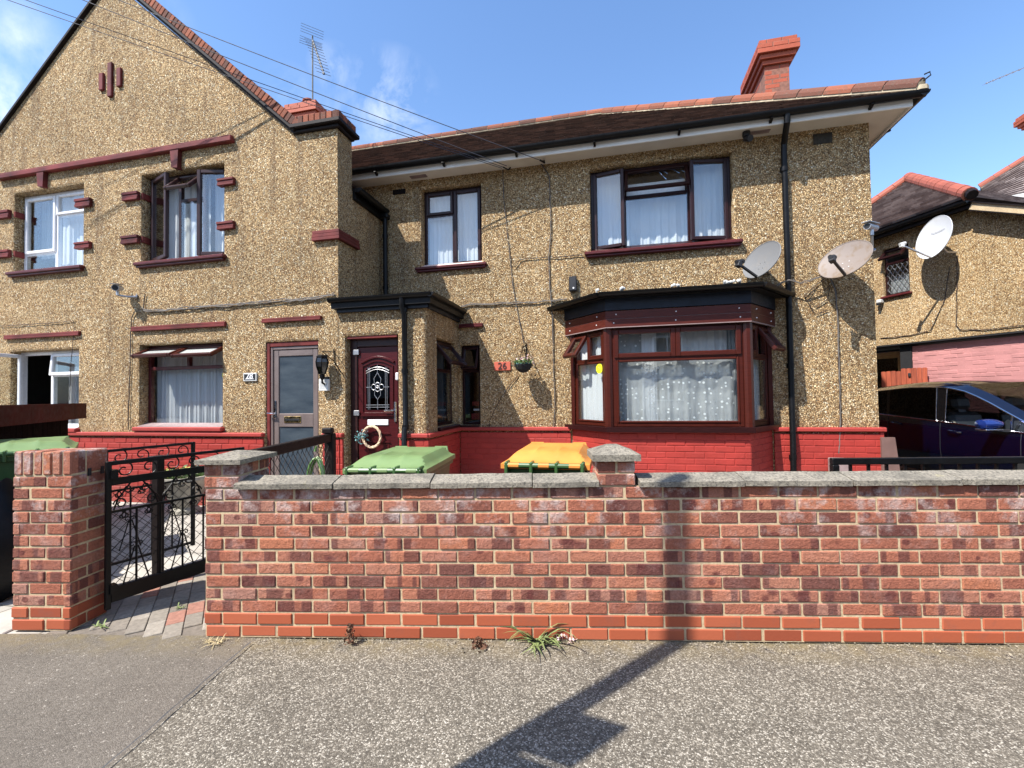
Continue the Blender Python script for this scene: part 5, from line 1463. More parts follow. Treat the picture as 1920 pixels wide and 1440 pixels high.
# ================================================================== car on the driveway
def lerpk(keys, x):
    if x <= keys[0][0]: return keys[0][1]
    for (a, va), (b, vb) in zip(keys[:-1], keys[1:]):
        if x <= b: f = (x - a) / (b - a); return va + (vb - va) * f
    return keys[-1][1]
def smooth_keys(keys, x, e=.10): return sum(lerpk(keys, x + e * k) for k in (-1, -.5, 0, .5, 1)) / 5
def build_car():
    bp = CW(6.22, 6.6); fw = CW(-.0725, -.997).normalized(); rt = Vector((-fw.y, fw.x, 0)) * -1
    rt = Vector((fw.y, -fw.x, 0))
    c0 = bp - rt * .885
    M = Matrix(((fw.x, -rt.x, 0, c0.x), (fw.y, -rt.y, 0, c0.y), (0, 0, 1, 0), (0, 0, 0, 1)))    # x forward, y left, z up
    car = thing('parked_car', 'dark blue people carrier with chrome window trim parked on the driveway', 'car', (c0.x, c0.y, 0), math.atan2(fw.y, fw.x))
    roof = [(-2.2, .80), (-2.12, 1.12), (-1.95, 1.38), (-1.5, 1.52), (-.6, 1.59), (0, 1.585), (.3, 1.545), (.62, 1.42), (1.0, 1.22), (1.38, 1.035), (1.75, .97), (2.0, .87), (2.14, .70)]
    belt = [(-2.2, 1.02), (-1.7, 1.06), (-1.0, 1.03), (0, .985), (1.1, .915), (1.4, .90), (2.14, .7)]
    pill = [-1.62, -1.05, -.99, -.075, .075, .98, 1.02, 1.26, 1.36]
    xs = sorted(set([round(-2.2 + .1085 * i, 4) for i in range(41)] + pill)); xs = [x for i, x in enumerate(xs) if x in pill or all(abs(x - p) > .02 for p in pill)]
    def sec(x):
        rz = smooth_keys(roof, x, .06); bz = min(smooth_keys(belt, x), rz - .04)
        tp = 1 - .16 * max(0, (abs(x + .02) - 1.45) / .75) ** 2
        tz = max(bz + .012, rz - .105); y3 = .885 * tp; y4 = y3 - (tz - bz) * .05 - .012; y5 = y4 - .10
        lo = .20 + .10 * max(0, (abs(x) - 1.7) / .4)
        return [(.80 * tp, lo), (.875 * tp, lo + .13), (.905 * tp, .58), (.898 * tp, bz - .10), (y3, bz), (y4, tz), (y5, rz - .035), (y5 * .6, rz - .008), (0, rz)]
    secs = [sec(x) for x in xs]; K = 9
    groups = {k + sd: MB(M) for k in ('body', 'priv', 'quarter', 'pillar', 'pillarc', 'front', 'corner', 'screen') for sd in ('-', '+')}
    ONE = ('body', 'screen')
    def kind(xa, xb, r):
        m = (xa + xb) / 2
        if r == 4:
            if -1.62 < m < -1.05: return 'quarter'
            if -.99 < m < -.075: return 'priv'
            if -.075 < m < .075: return 'pillar'
            if -1.05 < m < -.99: return 'pillarc'
            if .075 < m < .98: return 'front'
            if 1.02 < m < 1.26: return 'corner'
        if r in (6, 7) and .34 < m < 1.36: return 'screen'
        if r in (5,) and False: return 'screen'
        return 'body'
    for i in range(len(xs) - 1):
        for r in range(K - 1):
            for sg in (-1, 1):
                (y0, z0), (y1, z1) = secs[i][r], secs[i][r + 1]; (y2, z2), (y3, z3) = secs[i + 1][r + 1], secs[i + 1][r]
                kk = kind(xs[i], xs[i + 1], r); groups[kk + ('-' if sg < 0 or kk in ONE else '+')].add([(xs[i], sg * y0, z0), (xs[i], sg * y1, z1), (xs[i + 1], sg * y2, z2), (xs[i + 1], sg * y3, z3)], [(0, 1, 2, 3) if sg < 0 else (3, 2, 1, 0)])
    for i in (0, len(xs) - 1):
        s = secs[i]; poly = [(xs[i], -y, z) for y, z in s] + [(xs[i], y, z) for y, z in reversed(s[:-1])]
        groups['body-'].add(poly, [tuple(range(len(poly)))])
    def weld(o):
        bm = bmesh.new(); bm.from_mesh(o.data); bmesh.ops.remove_doubles(bm, verts=bm.verts, dist=.0008); bmesh.ops.recalc_face_normals(bm, faces=bm.faces); bm.to_mesh(o.data); bm.free()
        o.data.polygons.foreach_set('use_smooth', [True] * len(o.data.polygons)); o.data.set_sharp_from_angle(angle=math.radians(50)); return o
    weld(groups['body-'].build('body', 'carpaint', car)); weld(groups['screen-'].build('windscreen', 'carglass', car))
    for sd in ('-', '+'):
        for k, nm, mt in (('priv', 'rear_window', 'privacy'), ('quarter', 'quarter_window', 'privacy'), ('front', 'front_window', 'carglass'), ('corner', 'corner_window', 'carglass')): weld(groups[k + sd].build(nm, mt, car))
        weld(groups['pillar' + sd].build('door_pillar', 'gloss', car)); weld(groups['pillarc' + sd].build('door_pillar', 'gloss', car))
    for sg in (-1, 1):
        ch = MB(M)
        def ln(r, xa, xb, th, off=.004): ch.tube([(x, sg * (sec(x)[r][0] + off), sec(x)[r][1]) for x in [xa + (xb - xa) * k / 16 for k in range(17)]], th, 6)
        ln(4, -1.66, 1.28, .011); ln(5, -1.66, 1.28, .011)
        for (xa, xb) in ((-.075, -.085), (.075, .085), (1.0, 1.0)):
            a, b = sec(xa)[4], sec(xb)[5]; ch.tube([(xa, sg * (a[0] + .003), a[1]), (xb, sg * (b[0] + .003), b[1])], .007 if abs(xa) < .5 else .012, 6)
        ch.build('window_trim', 'silver', car, smooth=True)
        for xa in (0.0, 1.12, -1.0):
            se = MB(M); pts = [(xa, sg * (sec(xa)[r][0] + .0008), sec(xa)[r][1]) for r in (1, 2, 3, 4)]; se.tube(pts, .004, 5); se.build('door_seam', 'black', car)
        hb = MB(M)
        for xa in (.14, -.92): s = sec(xa); hb.tube([(xa, sg * (s[3][0] + .005), s[3][1] - .01), (xa + .03, sg * (s[3][0] + .035), s[3][1] - .008), (xa + .17, sg * (s[3][0] + .035), s[3][1] - .02), (xa + .2, sg * (s[3][0] + .005), s[3][1] - .025)], .012, 8)
        hb.build('door_handle', 'carpaint', car, smooth=True)
        mr = MB(M); mz = 1.005
        mr.lathe([(.0, -.13), (.06, -.12), (.085, -.06), (.09, .03), (.075, .10), (.0, .13)], 14, M=Matrix.Translation((.90, sg * 1.05, mz)) @ Matrix.Rotation(math.pi / 2, 4, 'X') @ Matrix.Scale(.75, 4, (0, 1, 0)) @ Matrix.Scale(1.05, 4, (1, 0, 0)))
        mo = mr.build('door_mirror', 'mirrorpaint', car, smooth=True)
        m2 = MB(M); m2.box(.83, .985, sg * 1.05 - .11, sg * 1.05 + .11, mz - .078, mz - .058, b=.006); m2.build('mirror_trim', 'silver', mo)
        m3 = MB(M); m3.bar((.95, sg * .86, .925), (.92, sg * 1.0, mz - .07), .10, .035); m3.build('mirror_arm', 'black', mo)
        for xa in (1.30, -1.42):
            wb = MB(M); Mx = Matrix.Translation((xa, sg * .80, .32)) @ Matrix.Rotation(math.pi / 2, 4, 'X')
            wb.lathe([(.2, -.11), (.30, -.11), (.32, -.09), (.32, .09), (.30, .11), (.2, .11)], 28, M=Mx); ty = wb.build('wheel', 'tyre', car, smooth=True)
            rb = MB(M); rb.lathe([(.03, -.115), (.2, -.118), (.21, -.10), (.21, .10), (.2, .118), (.03, .115)], 20, M=Mx); rb.build('rim', 'steel', ty)
    it = MB(M); it.box(-1.9, 1.3, -.78, .78, .3, .36); it.box(.95, 1.30, -.76, .76, .36, .93, b=.08); it.box(-2.0, -1.9, -.7, .7, .36, 1.0); it.build('cabin', 'black', car)
    for sg in (-1, 1):
        s = MB(M); s.box(-.10, .5, sg * .38 - .25, sg * .38 + .25, .4, .56, b=.06); Mx = Matrix.Translation((-.10, sg * .38, .5)) @ Matrix.Rotation(-.22, 4, 'Y')
        s.box(-.07, .07, -.24, .24, .0, .62, b=.06, M=Mx); s.box(-.06, .05, -.13, .13, .66, .86, b=.05, M=Mx); s.box(-.02, .0, -.05, .05, .6, .68, M=Mx); s.build('seat', 'black', car, smooth=30)
        s = MB(M); s.box(-.02, .09, -.25, .25, .16, .50, b=.05, M=Mx); s.build('seat_cover', 'seat', car, smooth=30)
    s = MB(M); s.box(-1.25, -.7, -.68, .68, .4, .58, b=.06); s.box(-1.4, -1.22, -.68, .68, .5, 1.1, b=.07)
    for y in (-.42, .42): s.box(-1.42, -1.32, y - .12, y + .12, 1.12, 1.30, b=.04)
    s.build('rear_seat', 'black', car, smooth=30)
    s = MB(M); s.tube([(.72 + .06 * math.sin(a), -.38 + .18 * math.cos(a), .92 + .17 * math.sin(a)) for a in [2 * math.pi * k / 20 for k in range(21)]], .016, 8); s.build('steering_wheel', 'black', car)
build_car()

# ================================================================== neighbouring house on the right
n0 = CW(8.26, 9.0); nu = Vector((.445, -.8955, 0)).normalized(); ni = Vector((-nu.y, nu.x, 0))
MN = Matrix(((nu.x, ni.x, 0, n0.x), (nu.y, ni.y, 0, n0.y), (0, 0, 1, 0), (0, 0, 0, 1)))
MNi = MN.inverted()
def NP(px, py, off=0.0):
    p = PN(px, py, n0 + ni * off, ni); q_ = MNi @ p; return q_.x, q_.z
nh = thing('neighbouring_house', 'next-door house at the far right with pink-painted brick below pebbledash and red hip tiles', 'house', tuple(n0))
uc, zc = NP(1833, 395); _, zb = NP(1782, 634); zg = NP(1740, 420)[1]
ur, zr_ = NP(1920, 402)
nw = [*NP(1657, 556), *NP(1704, 472)]; nwin = [nw[0], min(nw[1], nw[3]) , nw[2], max(nw[1], nw[3])]
zw0 = NP(1680, 552)[1]; zw1 = NP(1680, 462)[1]; nwin = [NP(1656, 520)[0], zw0, NP(1704, 520)[0], zw1]
slope_v = (zr_ - zc) / (ur - uc)
uend = ur + 2.5
wall_panel('upper_wall', 'pebble', nh, MN, [(-6, zb), (uend, zb), (uend, zc + slope_v * (uend - uc)), (uc, zc), (uc - .05, zg + .06), (-6, zg + .06)], [nwin + [.12]])
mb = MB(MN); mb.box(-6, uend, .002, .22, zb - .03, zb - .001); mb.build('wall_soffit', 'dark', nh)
up = NP(1712, 670, .14)[0]
mb = MB(); bricks(mb, MN @ Matrix.Translation((up, .12, 0)), uend - up, 0, int(zb / .0757), th=.1, mim=0, jit=.004, jt=.008, rec=.003); mb.build('lower_wall', 'pinkbrick', nh)
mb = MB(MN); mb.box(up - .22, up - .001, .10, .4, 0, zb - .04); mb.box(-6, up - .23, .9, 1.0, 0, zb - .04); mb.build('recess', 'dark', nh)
mb = MB(MN); mb.box(-6, uend, .5, 6.5, zb - .01, zb + .05); mb.box(-6, uend, 1.3, 1.4, zb + .06, 4.6);  mb.build('inner_wall', 'interior', nh)
fu0, fu1 = NP(1634, 680, .45)[0], NP(1698, 680, .45)[0]; fz1 = NP(1670, 660, .45)[1]
mb = MB(MN @ Matrix.Translation((fu0 - .2, .42, 0))); ring(mb, 0, .6, fu1 - fu0 + .2, fz1, .14, 0, .08); dw = mb.build('window', 'pine', nh)
mb = MB(MN @ Matrix.Translation((fu0 - .2, .42, 0))); mb.box(.13, fu1 - fu0 + .07, .03, .04, .73, fz1 - .13); mb.build('pane', 'darkglass', dw)
w, h = nwin[2] - nwin[0], nwin[3] - nwin[1]; Mnw = MN @ Matrix.Translation((nwin[0], 0, nwin[1]))
nwd = window(nh, Mnw, w, h, 'rose', .06, .04, .06, bars=[(.04, h * .66, w - .04, h * .66 + .05)], cells=[dict(r=(.02, h * .66 + .02, w - .02, h - .02), bw=.05, hinge='top', ang=48), dict(r=(.04, .04, w - .04, h * .66), bw=0)])
lm = MB(Mnw); k = 5
for i in range(-4, 9):
    for sg in (1, -1):
        x0, z0 = w * (i / k), .05; pts = []
        for t_ in (0, 1):
            pts.append((x0 + sg * t_ * h * .62 * .62, .058, z0 + t_ * h * .60))
        a, b_ = Vector(pts[0]), Vector(pts[1]); d_ = b_ - a; lo, hi = 0.0, 1.0
        for lim, s_ in ((.04, 1), (w - .04, -1)):
            if abs(d_.x) > 1e-6:
                tt = (lim - a.x) / d_.x
                if (d_.x > 0) == (s_ > 0): lo = max(lo, tt)
                else: hi = min(hi, tt)
        if hi - lo > .05: lm.tube([a + d_ * lo, a + d_ * hi], .005, 4)
lm.build('leaded_lattice', 'steel', nwd)
mb = MB(Mnw); mb.box(-.04, w + .06, -.06, .06, -.05, -.002, b=.012); mb.build('sill', 'maroon', nh)
mb = MB(Mnw); mb.box(.05, w - .03, .14, .16, .05, h * .4); mb.build('curtain', 'drape', nwd)
# eaves, gutter, tiled hip roof
ge = -.26
g0_ = MN @ Vector((-6, ge, zg + .10)); g1_ = MN @ Vector((uc + .02, ge, zg + .10))
gutter(nh, g0_, g1_, .06, out=-ni)
mb = MB(MN); mb.box(-6, uc, ge + .07, .01, zg + .02, zg + .045); mb.box(-6, uc, ge + .045, ge + .069, zg - .02, zg + .17); mb.build('fascia', 'rustiron', nh)
pitch = math.radians(40); np_ = (ni * -math.sin(pitch) + Vector((0, 0, math.cos(pitch)))); e0 = MN @ Vector((0, ge + .02, zg + .17))
def RP(px, py): return PN(px, py, e0, np_)
hipc = MN @ Vector((uc + .04, ge + .02, zg + .17)); apex = RP(1704, 337); left = RP(1630, 388)
ld = (left - apex); left2 = apex + ld * 2.2
eL = MN @ Vector((-6, ge + .02, zg + .17))
# the far end of the ridge line is carried down to the eaves so that the roof closes
tdown = (apex.z - hipc.z) / max(.05, (apex.z - left.z)); left3 = apex + ld * tdown
mb = MB(); roof_tiles(mb, left3, hipc, apex, apex + ld * .002, 24, .22, .045)
run = (MNi @ apex).y - (MNi @ hipc).y
back = hipc + ni * (2 * run); backL = left3 + ni * (2 * run)
roof_tiles(mb, hipc, back, apex + ni * .01, apex, 16, .17, .03); mb.add([back, backL, left3, apex], [(0, 1, 3), (1, 2, 3)])
mb.build('roof', 'slate', nh, recalc=False)
mb = MB(); ridge_tiles(mb, hipc + Vector((0, 0, .04)), apex + Vector((0, 0, .05)), .12, .22, 0, 1); ridge_tiles(mb, apex + Vector((0, 0, .05)), left3 + Vector((0, 0, .04)), .10, .34, 0, 1)
mb.build('hip_tiles', ['ridge2', 'ridge'], nh)
mb = MB(); mb.tube([hipc + Vector((0, 0, .06)), hipc + (hipc - apex).normalized() * .10 + Vector((0, 0, .04))], .085, 10); mb.build('hip_end', 'rustiron', nh)
# sloping verge to the right of the gutter
va = MN @ Vector((uc + .02, -.09, zc + .06)); vb = MN @ Vector((uend, -.09, zc + .06 + slope_v * (uend - uc)))
mb = MB(); mb.bar(va, vb, .24, .12, up=(0, 0, 1)); mb.build('verge', 'mortar', nh); mb = MB(); mb.bar(va + Vector((0, 0, -.075)), vb + Vector((0, 0, -.075)), .30, .02); mb.bar(va + Vector((0, 0, .075)), vb + Vector((0, 0, .075)), .30, .02); mb.build('verge_tiles', 'rustiron', nh)
pw0, pw1 = MN @ Vector((uc + .1, 0, 0)), MN @ Vector((uend, 0, 0))
mb = MB(MN); mb.add([(uc + .05, .01, zc - .0), (uend, .01, zc + slope_v * (uend - uc)), (uend, 3.5, zc + slope_v * (uend - uc)), (uc + .05, 3.5, zc)], [(0, 1, 2, 3)]); mb.build('lean_to_roof', 'slate', nh)
# ------------------------------------------------ taller house behind it
rh = thing('rear_house', 'tiled house end rising behind the neighbouring house at the right edge', 'house', tuple(CW(13.0, 11.5)))
d0 = 11.0
def CD(px, py, d): return EYE + ray(px, py) * d
ra, rb_, rc, rd_ = CD(1838, 352, 12.0), CD(2060, 215, 10.5), CD(2060, 330, 8.8), CD(1862, 374, 10.9)
mb = MB(); roof_tiles(mb, rd_, rc, rb_, ra, 15, .2, .035)
mb.add([ra, rb_, rb_ + CW(4, 4, -2), ra + CW(4, 4, -2)], [(0, 1, 2, 3)]); mb.build('roof', 'slate', rh, recalc=False)
mb = MB(); ridge_tiles(mb, ra, rb_, .11, .33, 0, 1); mb.build('ridge_tiles', ['ridge2', 'cream'], rh)
mb = MB(); f0, f1 = CD(1862, 380, 10.88), CD(2060, 342, 8.78); mb.bar(f0, f1, .03, .16); mb.build('fascia', 'white', rh)
gutter(rh, CD(1880, 386, 10.75), CD(2060, 352, 8.7), .06, out=-ni)
mb = MB(); b0, b1 = CD(1870, 392, 10.95), CD(2060, 360, 8.9); mb.add([b0, b1, Vector((b1.x, b1.y, 0)), Vector((b0.x, b0.y, 0)), b0 + CW(4, 3), b1 + CW(4, 3), Vector((b1.x, b1.y, 0)) + CW(4, 3), Vector((b0.x, b0.y, 0)) + CW(4, 3)], [(0, 1, 2, 3), (0, 4, 7, 3), (4, 5, 6, 7), (1, 5, 6, 2)]); mb.build('wall', 'pebble', rh)
cb0 = CD(1912, 165, 11.5)
chx = cb0 + CW(1.0, .3)
zt4 = chimney(rh, chx.x - .02, chx.x + .45, chx.y, chx.y + .6, cb0.z - 2.0, cb0.z - .18, flare=.05)
mb = MB(); mb.box(chx.x + .02, chx.x + .4, chx.y + .05, chx.y + .5, zt4 - .05, zt4 + .26, b=.01); mb.build('chimney_cap', 'chimbrick', rh)
# side gate of orange boards between the houses
fg = thing('timber_gate', 'bright orange stained boarded side gate beside the pink wall', 'gate', tuple(CW(7.0, 9.4)))
fa_, fb_ = CD(1652, 700, 9.6), CD(1739, 700, 9.0); Mf = frameM((fa_.x, fa_.y), (fb_.x, fb_.y)); L = (Vector(fb_[:2]) - Vector(fa_[:2])).length; ztop = CD(1710, 690, 9.2).z
mb = MB(Mf); n = 9
for i in range(n):
    zz = ztop + (.0 if i > 3 else -.05) + rnd.uniform(-.006, .006); x = L * i / n
    mb.prism([(x + .003, 0), (x + L / n - .003, 0), (x + L / n - .003, zz - .01), (x + L / n - .02, zz), (x + .02, zz), (x + .003, zz - .01)], 0, .02, 0, (rnd.random(),) * 3)
mb.build('boards', 'fence', fg)
mb = MB(Mf); mb.box(0, L, .021, .06, ztop - .35, ztop - .25, 0, (.4,) * 3); mb.box(0, L, .021, .06, .3, .4, 0, (.4,) * 3); mb.build('rails', 'fence', fg)
mb = MB(Mf); mb.box(L * .60, L * .66, -.03, -.001, ztop - .18, ztop - .10, b=.01); mb.build('latch', 'black', fg)

# ================================================================== satellite dishes
def dish(name_label, cpos, aim, rw, rh_, mat, wallp, arm_len, lnb_drop, armmat='black', txt=None, roll=0.0, group='satellite dishes on the house walls', lnbmat='black'):
    cpos = Vector(cpos); aim = Vector(aim).normalized()
    t = thing('satellite_dish', name_label, 'satellite dish', tuple(wallp), 0, group)
    z = Vector((0, 0, 1)); sx = z.cross(aim).normalized(); uz = aim.cross(sx).normalized()
    if roll:
        rm = Matrix.Rotation(roll, 3, aim); sx = rm @ sx; uz = rm @ uz
    M = Matrix(((sx.x, uz.x, aim.x, cpos.x), (sx.y, uz.y, aim.y, cpos.y), (sx.z, uz.z, aim.z, cpos.z), (0, 0, 0, 1)))
    mb = MB(M); n = 40; rows = 9; vs = []; fs = []; dp = .16 * rh_
    for face in (0, 1):
        for i in range(rows + 1):
            f = i / rows
            for k in range(n):
                a = 2 * math.pi * k / n; vs.append((rw * f * math.cos(a), rh_ * f * math.sin(a), dp * (f * f - 1) - face * .008 * (1 if i < rows else 1.6)))
    N1 = (rows + 1) * n
    for face in (0, 1):
        for i in range(rows):
            for k in range(n): fs.append(tuple(face * N1 + q for q in (i * n + k, i * n + (k + 1) % n, (i + 1) * n + (k + 1) % n, (i + 1) * n + k)))
    for k in range(n): fs.append((rows * n + k, rows * n + (k + 1) % n, N1 + rows * n + (k + 1) % n, N1 + rows * n + k))
    mb.add(vs, fs); mb.tube([(rw * math.cos(2 * math.pi * k / n), rh_ * math.sin(2 * math.pi * k / n), -.002) for k in range(n + 1)], .006, 6)
    rf = mb.build('reflector', mat, t, smooth=50, recalc=False)
    for (bx, by) in ((-.12, -.1), (.12, -.1), (-.1, -.45), (.1, -.45)):
        b = MB(M); f2 = (bx * bx + by * by); b.lathe([(0, 0), (.006, 0), (.006, .004), (0, .005)], 8, M=Matrix.Translation((rw * bx, rh_ * by, dp * (f2 - 1) + .001))); b.build('bolt', 'steel', rf)
    lp = Vector((0, -rh_ * lnb_drop, arm_len)); a = MB(M); a.bar(Vector((0, -rh_ * .98, -.01)), lp + Vector((0, -.03, -.0)), .028, .022, up=(0, 1, 0)); a.build('arm', armmat, t)
    l = MB(M); dd = Vector((0, .1 * rh_, -dp)) - lp; dd.normalize()
    l.tube([lp - dd * .05, lp + dd * .03, lp + dd * .031, lp + dd * .06], .03, 12, rs=[.026, .028, .034, .03]); l.box(lp.x - .03, lp.x + .03, lp.y - .07, lp.y + .0, lp.z - .035, lp.z + .03, b=.008); l.build('lnb', lnbmat, t, smooth=35)
    b = MB(); bc = M @ Vector((0, -.1 * rh_, -dp - .02)); wp_ = Vector(wallp)
    wp_n = Vector((wp_.x, wp_.y, bc.z - .03)) if abs(wp_.z) < 1e-6 else wp_
    kx = (bc + wp_n) / 2; b.tube([bc, Vector((kx.x, kx.y, wp_n.z)), wp_n], .02, 10); b.build('wall_bracket', 'steel', t, smooth=True)
    b = MB(); b.box(wp_n.x - .06, wp_n.x + .06, wp_n.y - .06, wp_n.y + .06, wp_n.z - .08, wp_n.z + .08); 
    return t, M
# left grey dish over the bay
p1 = PY(1427, 487, FY - .30); t1, M1 = dish('dirty grey satellite dish above the right end of the bay window', p1, (-.84, -.50, .36), .27, .235, 'dishgrey', (p1.x + .18, FY, p1.z - .10), .30, .70)
p2 = PY(1583, 486, FY - .28); t2, M2 = dish('stained pinkish satellite dish right of the black downpipe', p2, (-.70, -.62, .42), .285, .24, 'dishpink', (p2.x + .14, FY, p2.z - .08), .30, .72, roll=.2)
pd = PN(1750, 445, n0 - ni * .42, ni); wd_ = PN(1792, 473, n0, ni)
t3, M3 = dish('large clean white satellite dish on the neighbouring house', pd, (-.96, -.22, .22), .36, .40, 'dishwhite', tuple(wd_), .56, .62, 'steel', roll=.05, lnbmat='label')
text_mesh('lettering', 'Technomate', .055, .0008, M3 @ Matrix.Translation((.02, .115, -.045)) @ Matrix.Rotation(.12, 4, 'X') @ Matrix.Rotation(-math.pi / 2, 4, 'X'), 'letter_g', t3)

# ================================================================== cameras, floodlight
def bullet(label, pos, aim, wallp, mat, L=.20, r=.036, name='security_camera', group='security cameras'):
    pos = Vector(pos); aim = Vector(aim).normalized(); t = thing(name, label, 'camera', tuple(wallp), 0, group); wallp = Vector(wallp)
    b = MB(); b.tube([pos - aim * L / 2, pos + aim * L * .45, pos + aim * L / 2], r, 14, rs=[r * .9, r, r]); b.build('housing', mat, t, smooth=40)
    b = MB(); b.tube([pos + aim * L / 2, pos + aim * (L / 2 + .003)], r * .8, 14); b.build('lens', 'black', t)
    b = MB(); sd = aim.cross(Vector((0, 0, 1))).normalized(); b.bar(pos - aim * L * .5 + Vector((0, 0, r + .008)), pos + aim * L * .68 + Vector((0, 0, r + .008)), r * 2.2, .008); b.build('sunshield', mat, t)
    b = MB(); lo = pos - Vector((0, 0, r + .06)); b.tube([pos - Vector((0, 0, r * .8)), lo], .022, 10); b.tube([lo, (lo + wallp) / 2 + Vector((0, 0, -.01)), wallp], .016, 10)
    b.tube([wallp, wallp + (lo - wallp).normalized() * .015], .04, 14); b.build('bracket', 'steel', t, smooth=40); return t
pc = PY(221, 540, GY - .17); bullet('small grey camera under the upper windows of the gabled house', pc, (.55, -.75, -.15), (pc.x + .13, GY, pc.z - .10), 'cctv', .20, .045)
pc = PY(1634, 426, FY - .12); bullet('grey camera at the right corner of the main house above the stained dish', pc, (-.75, -.62, -.02), (HX1 - .02, FY - .02, pc.z - .26), 'cctv', .20, .04)
sp = PZ(1396, 254, 4.772); t = thing('security_camera', 'small black dome camera hanging under the white eaves', 'camera', tuple(sp), 0, 'security cameras')
mb = MB(); mb.lathe([(.045, 4.771), (.05, 4.73), (.045, 4.715)], 16, M=Matrix.Translation((sp.x, FY - .16, 0))); mb.build('base', 'black', t)
mb = MB(); mb.tube([(sp.x, FY - .14, 4.70), (sp.x + .03, FY - .22, 4.655)], .04, 14); mb.build('housing', 'black', t)
pf = PY(1074, 532, FY - .05); t = thing('wall_light', 'slim black box light on the wall above the left end of the bay', 'light', (pf.x, FY, pf.z))
mb = MB(); mb.box(pf.x - .055, pf.x + .055, FY - .07, FY - .004, pf.z - .105, pf.z + .105, b=.012); mb.build('case', 'black', t); mb = MB(); mb.lathe([(0, 0), (.012, 0), (.012, .006), (0, .008)], 10, M=Matrix.Translation((pf.x + .01, FY - .07, pf.z - .065)) @ Matrix.Rotation(math.pi / 2, 4, 'X')); mb.build('sensor', 'letter_w', t)

pq = PN(1649, 566, n0 - ni * .07, ni); t = thing('security_light', 'tiny white security light below the leaded window of the neighbouring house', 'light', tuple(pq))
mb = MB(MN); q_ = MNi @ pq; mb.box(q_.x - .05, q_.x + .05, -.11, -.002, q_.z - .03, q_.z + .05, b=.015); mb.build('case', 'label', t); mb = MB(MN); mb.box(q_.x - .035, q_.x + .035, -.13, -.06, q_.z - .075, q_.z - .031, b=.01); mb.build('lens', 'black', t)
# ================================================================== plaques, lantern, notice, basket, wreath
def plaque(label, px0, py0, px1, py1, Y, mat, body, lmat, size, border=None, under=False):
    a, b = PY(px0, py1, Y - .02), PY(px1, py0, Y - .02); t = thing('house_number_plaque', label, 'number plaque', (a.x, Y, a.z))
    mb = MB(); mb.box(a.x, b.x, Y - .022, Y - .003, a.z, b.z, 0, (.5,) * 3, .004); mb.build('plate', mat if not border else border, t)
    if border: mb = MB(); mb.box(a.x + .018, b.x - .018, Y - .026, Y - .0222, a.z + .018, b.z - .014); mb.build('panel', mat, t)
    cx, cz = (a.x + b.x) / 2, (a.z + b.z) / 2
    text_mesh('number', body, size, .002, Matrix.Translation((cx, Y - .028, cz + (.012 if under else 0))), lmat, t, bold=.0006)
    if under: mb = MB(); mb.box(cx - .065, cx + .065, Y - .0275, Y - .0262, a.z + .026, a.z + .034); mb.build('underline', lmat, t)
plaque('black number 28 plaque with white border beside the grey glazed door', 456, 699, 481, 715, GY, 'black', '28', 'letter_w', .115, 'label', True)
plaque('terracotta number 26 plaque on the wall left of the hanging basket', 927, 678, 957, 695, FY, 'plaque_r', '26', 'letter_d', .135)
pl = PY(604, 688, GY - .13); t = thing('wall_lantern', 'black coach lantern beside the grey glazed door', 'lantern', (pl.x, GY, pl.z))
mb = MB(); mb.lathe([(.0, .16), (.045, .155), (.075, .135), (.075, .12), (.07, .115)], 6, M=Matrix.Translation((pl.x, pl.y, pl.z))); mb.build('cap', 'iron', t)
mb = MB(); mb.lathe([(.068, .113), (.078, .06), (.07, .0), (.04, -.09), (.03, -.10)], 6, M=Matrix.Translation((pl.x, pl.y, pl.z))); mb.build('glass', 'darkglass', t)
mb = MB()
for k in range(6):
    a = 2 * math.pi * k / 6; mb.tube([(pl.x + r * math.cos(a), pl.y + r * math.sin(a), pl.z + z) for r, z in ((.07, .113), (.08, .06), (.072, 0), (.042, -.09))], .007, 5)
mb.build('cage', 'iron', t)
mb = MB(); mb.lathe([(.035, -.10), (.03, -.14), (.012, -.17), (.012, -.21)], 10, M=Matrix.Translation((pl.x, pl.y, pl.z))); mb.tube([(pl.x, pl.y, pl.z - .2), (pl.x - .01, pl.y + .06, pl.z - .22), (pl.x - .02, GY, pl.z - .18)], .014, 8); mb.box(pl.x - .06, pl.x + .02, GY - .03, GY - .001, pl.z - .24, pl.z - .12, b=.006); mb.build('bracket', 'iron', t)
pn = PY(608, 722, GY - .05); t = thing('notice', 'two overlapping white notices under the black lantern', 'notice', (pn.x, GY, pn.z))
mb = MB(); mb.box(pn.x - .085, pn.x - .02, GY - .03, GY - .004, pn.z - .02, pn.z + .09, b=.003); mb.build('small_card', 'label', t); mb = MB(); mb.box(pn.x - .065, pn.x + .075, GY - .075, GY - .031, pn.z - .075, pn.z + .075, b=.004); mb.build('card', 'label', t)
mb = MB()
for k in range(6): mb.box(pn.x - .045, pn.x + .05 - (k % 3) * .012, GY - .0765, GY - .0751, pn.z + .045 - k * .017, pn.z + .049 - k * .017)
mb.build('printed_lines', 'letter_g', t)
pb = PY(627, 655, GY - .02); t = thing('basket_bracket', 'empty thin black hanging-basket bracket between the two front doors', 'bracket', (pb.x, GY, pb.z))
e0_ = PY(604, 659, GY - .30); bt = PY(643, 702, GY - .01); bm_ = PY(626, 676, GY - .16)
mb = MB(); mb.tube([PY(626, 655, GY - .012), PY(627, 680, GY - .012), PY(643, 703, GY - .012)], .007, 6); mb.tube([PY(627, 678, GY - .012), e0_], .006, 6); mb.tube([PY(627, 661, GY - .012), e0_ + Vector((.1, .1, 0)), e0_], .005, 6); mb.build('iron_arm', 'iron', t)
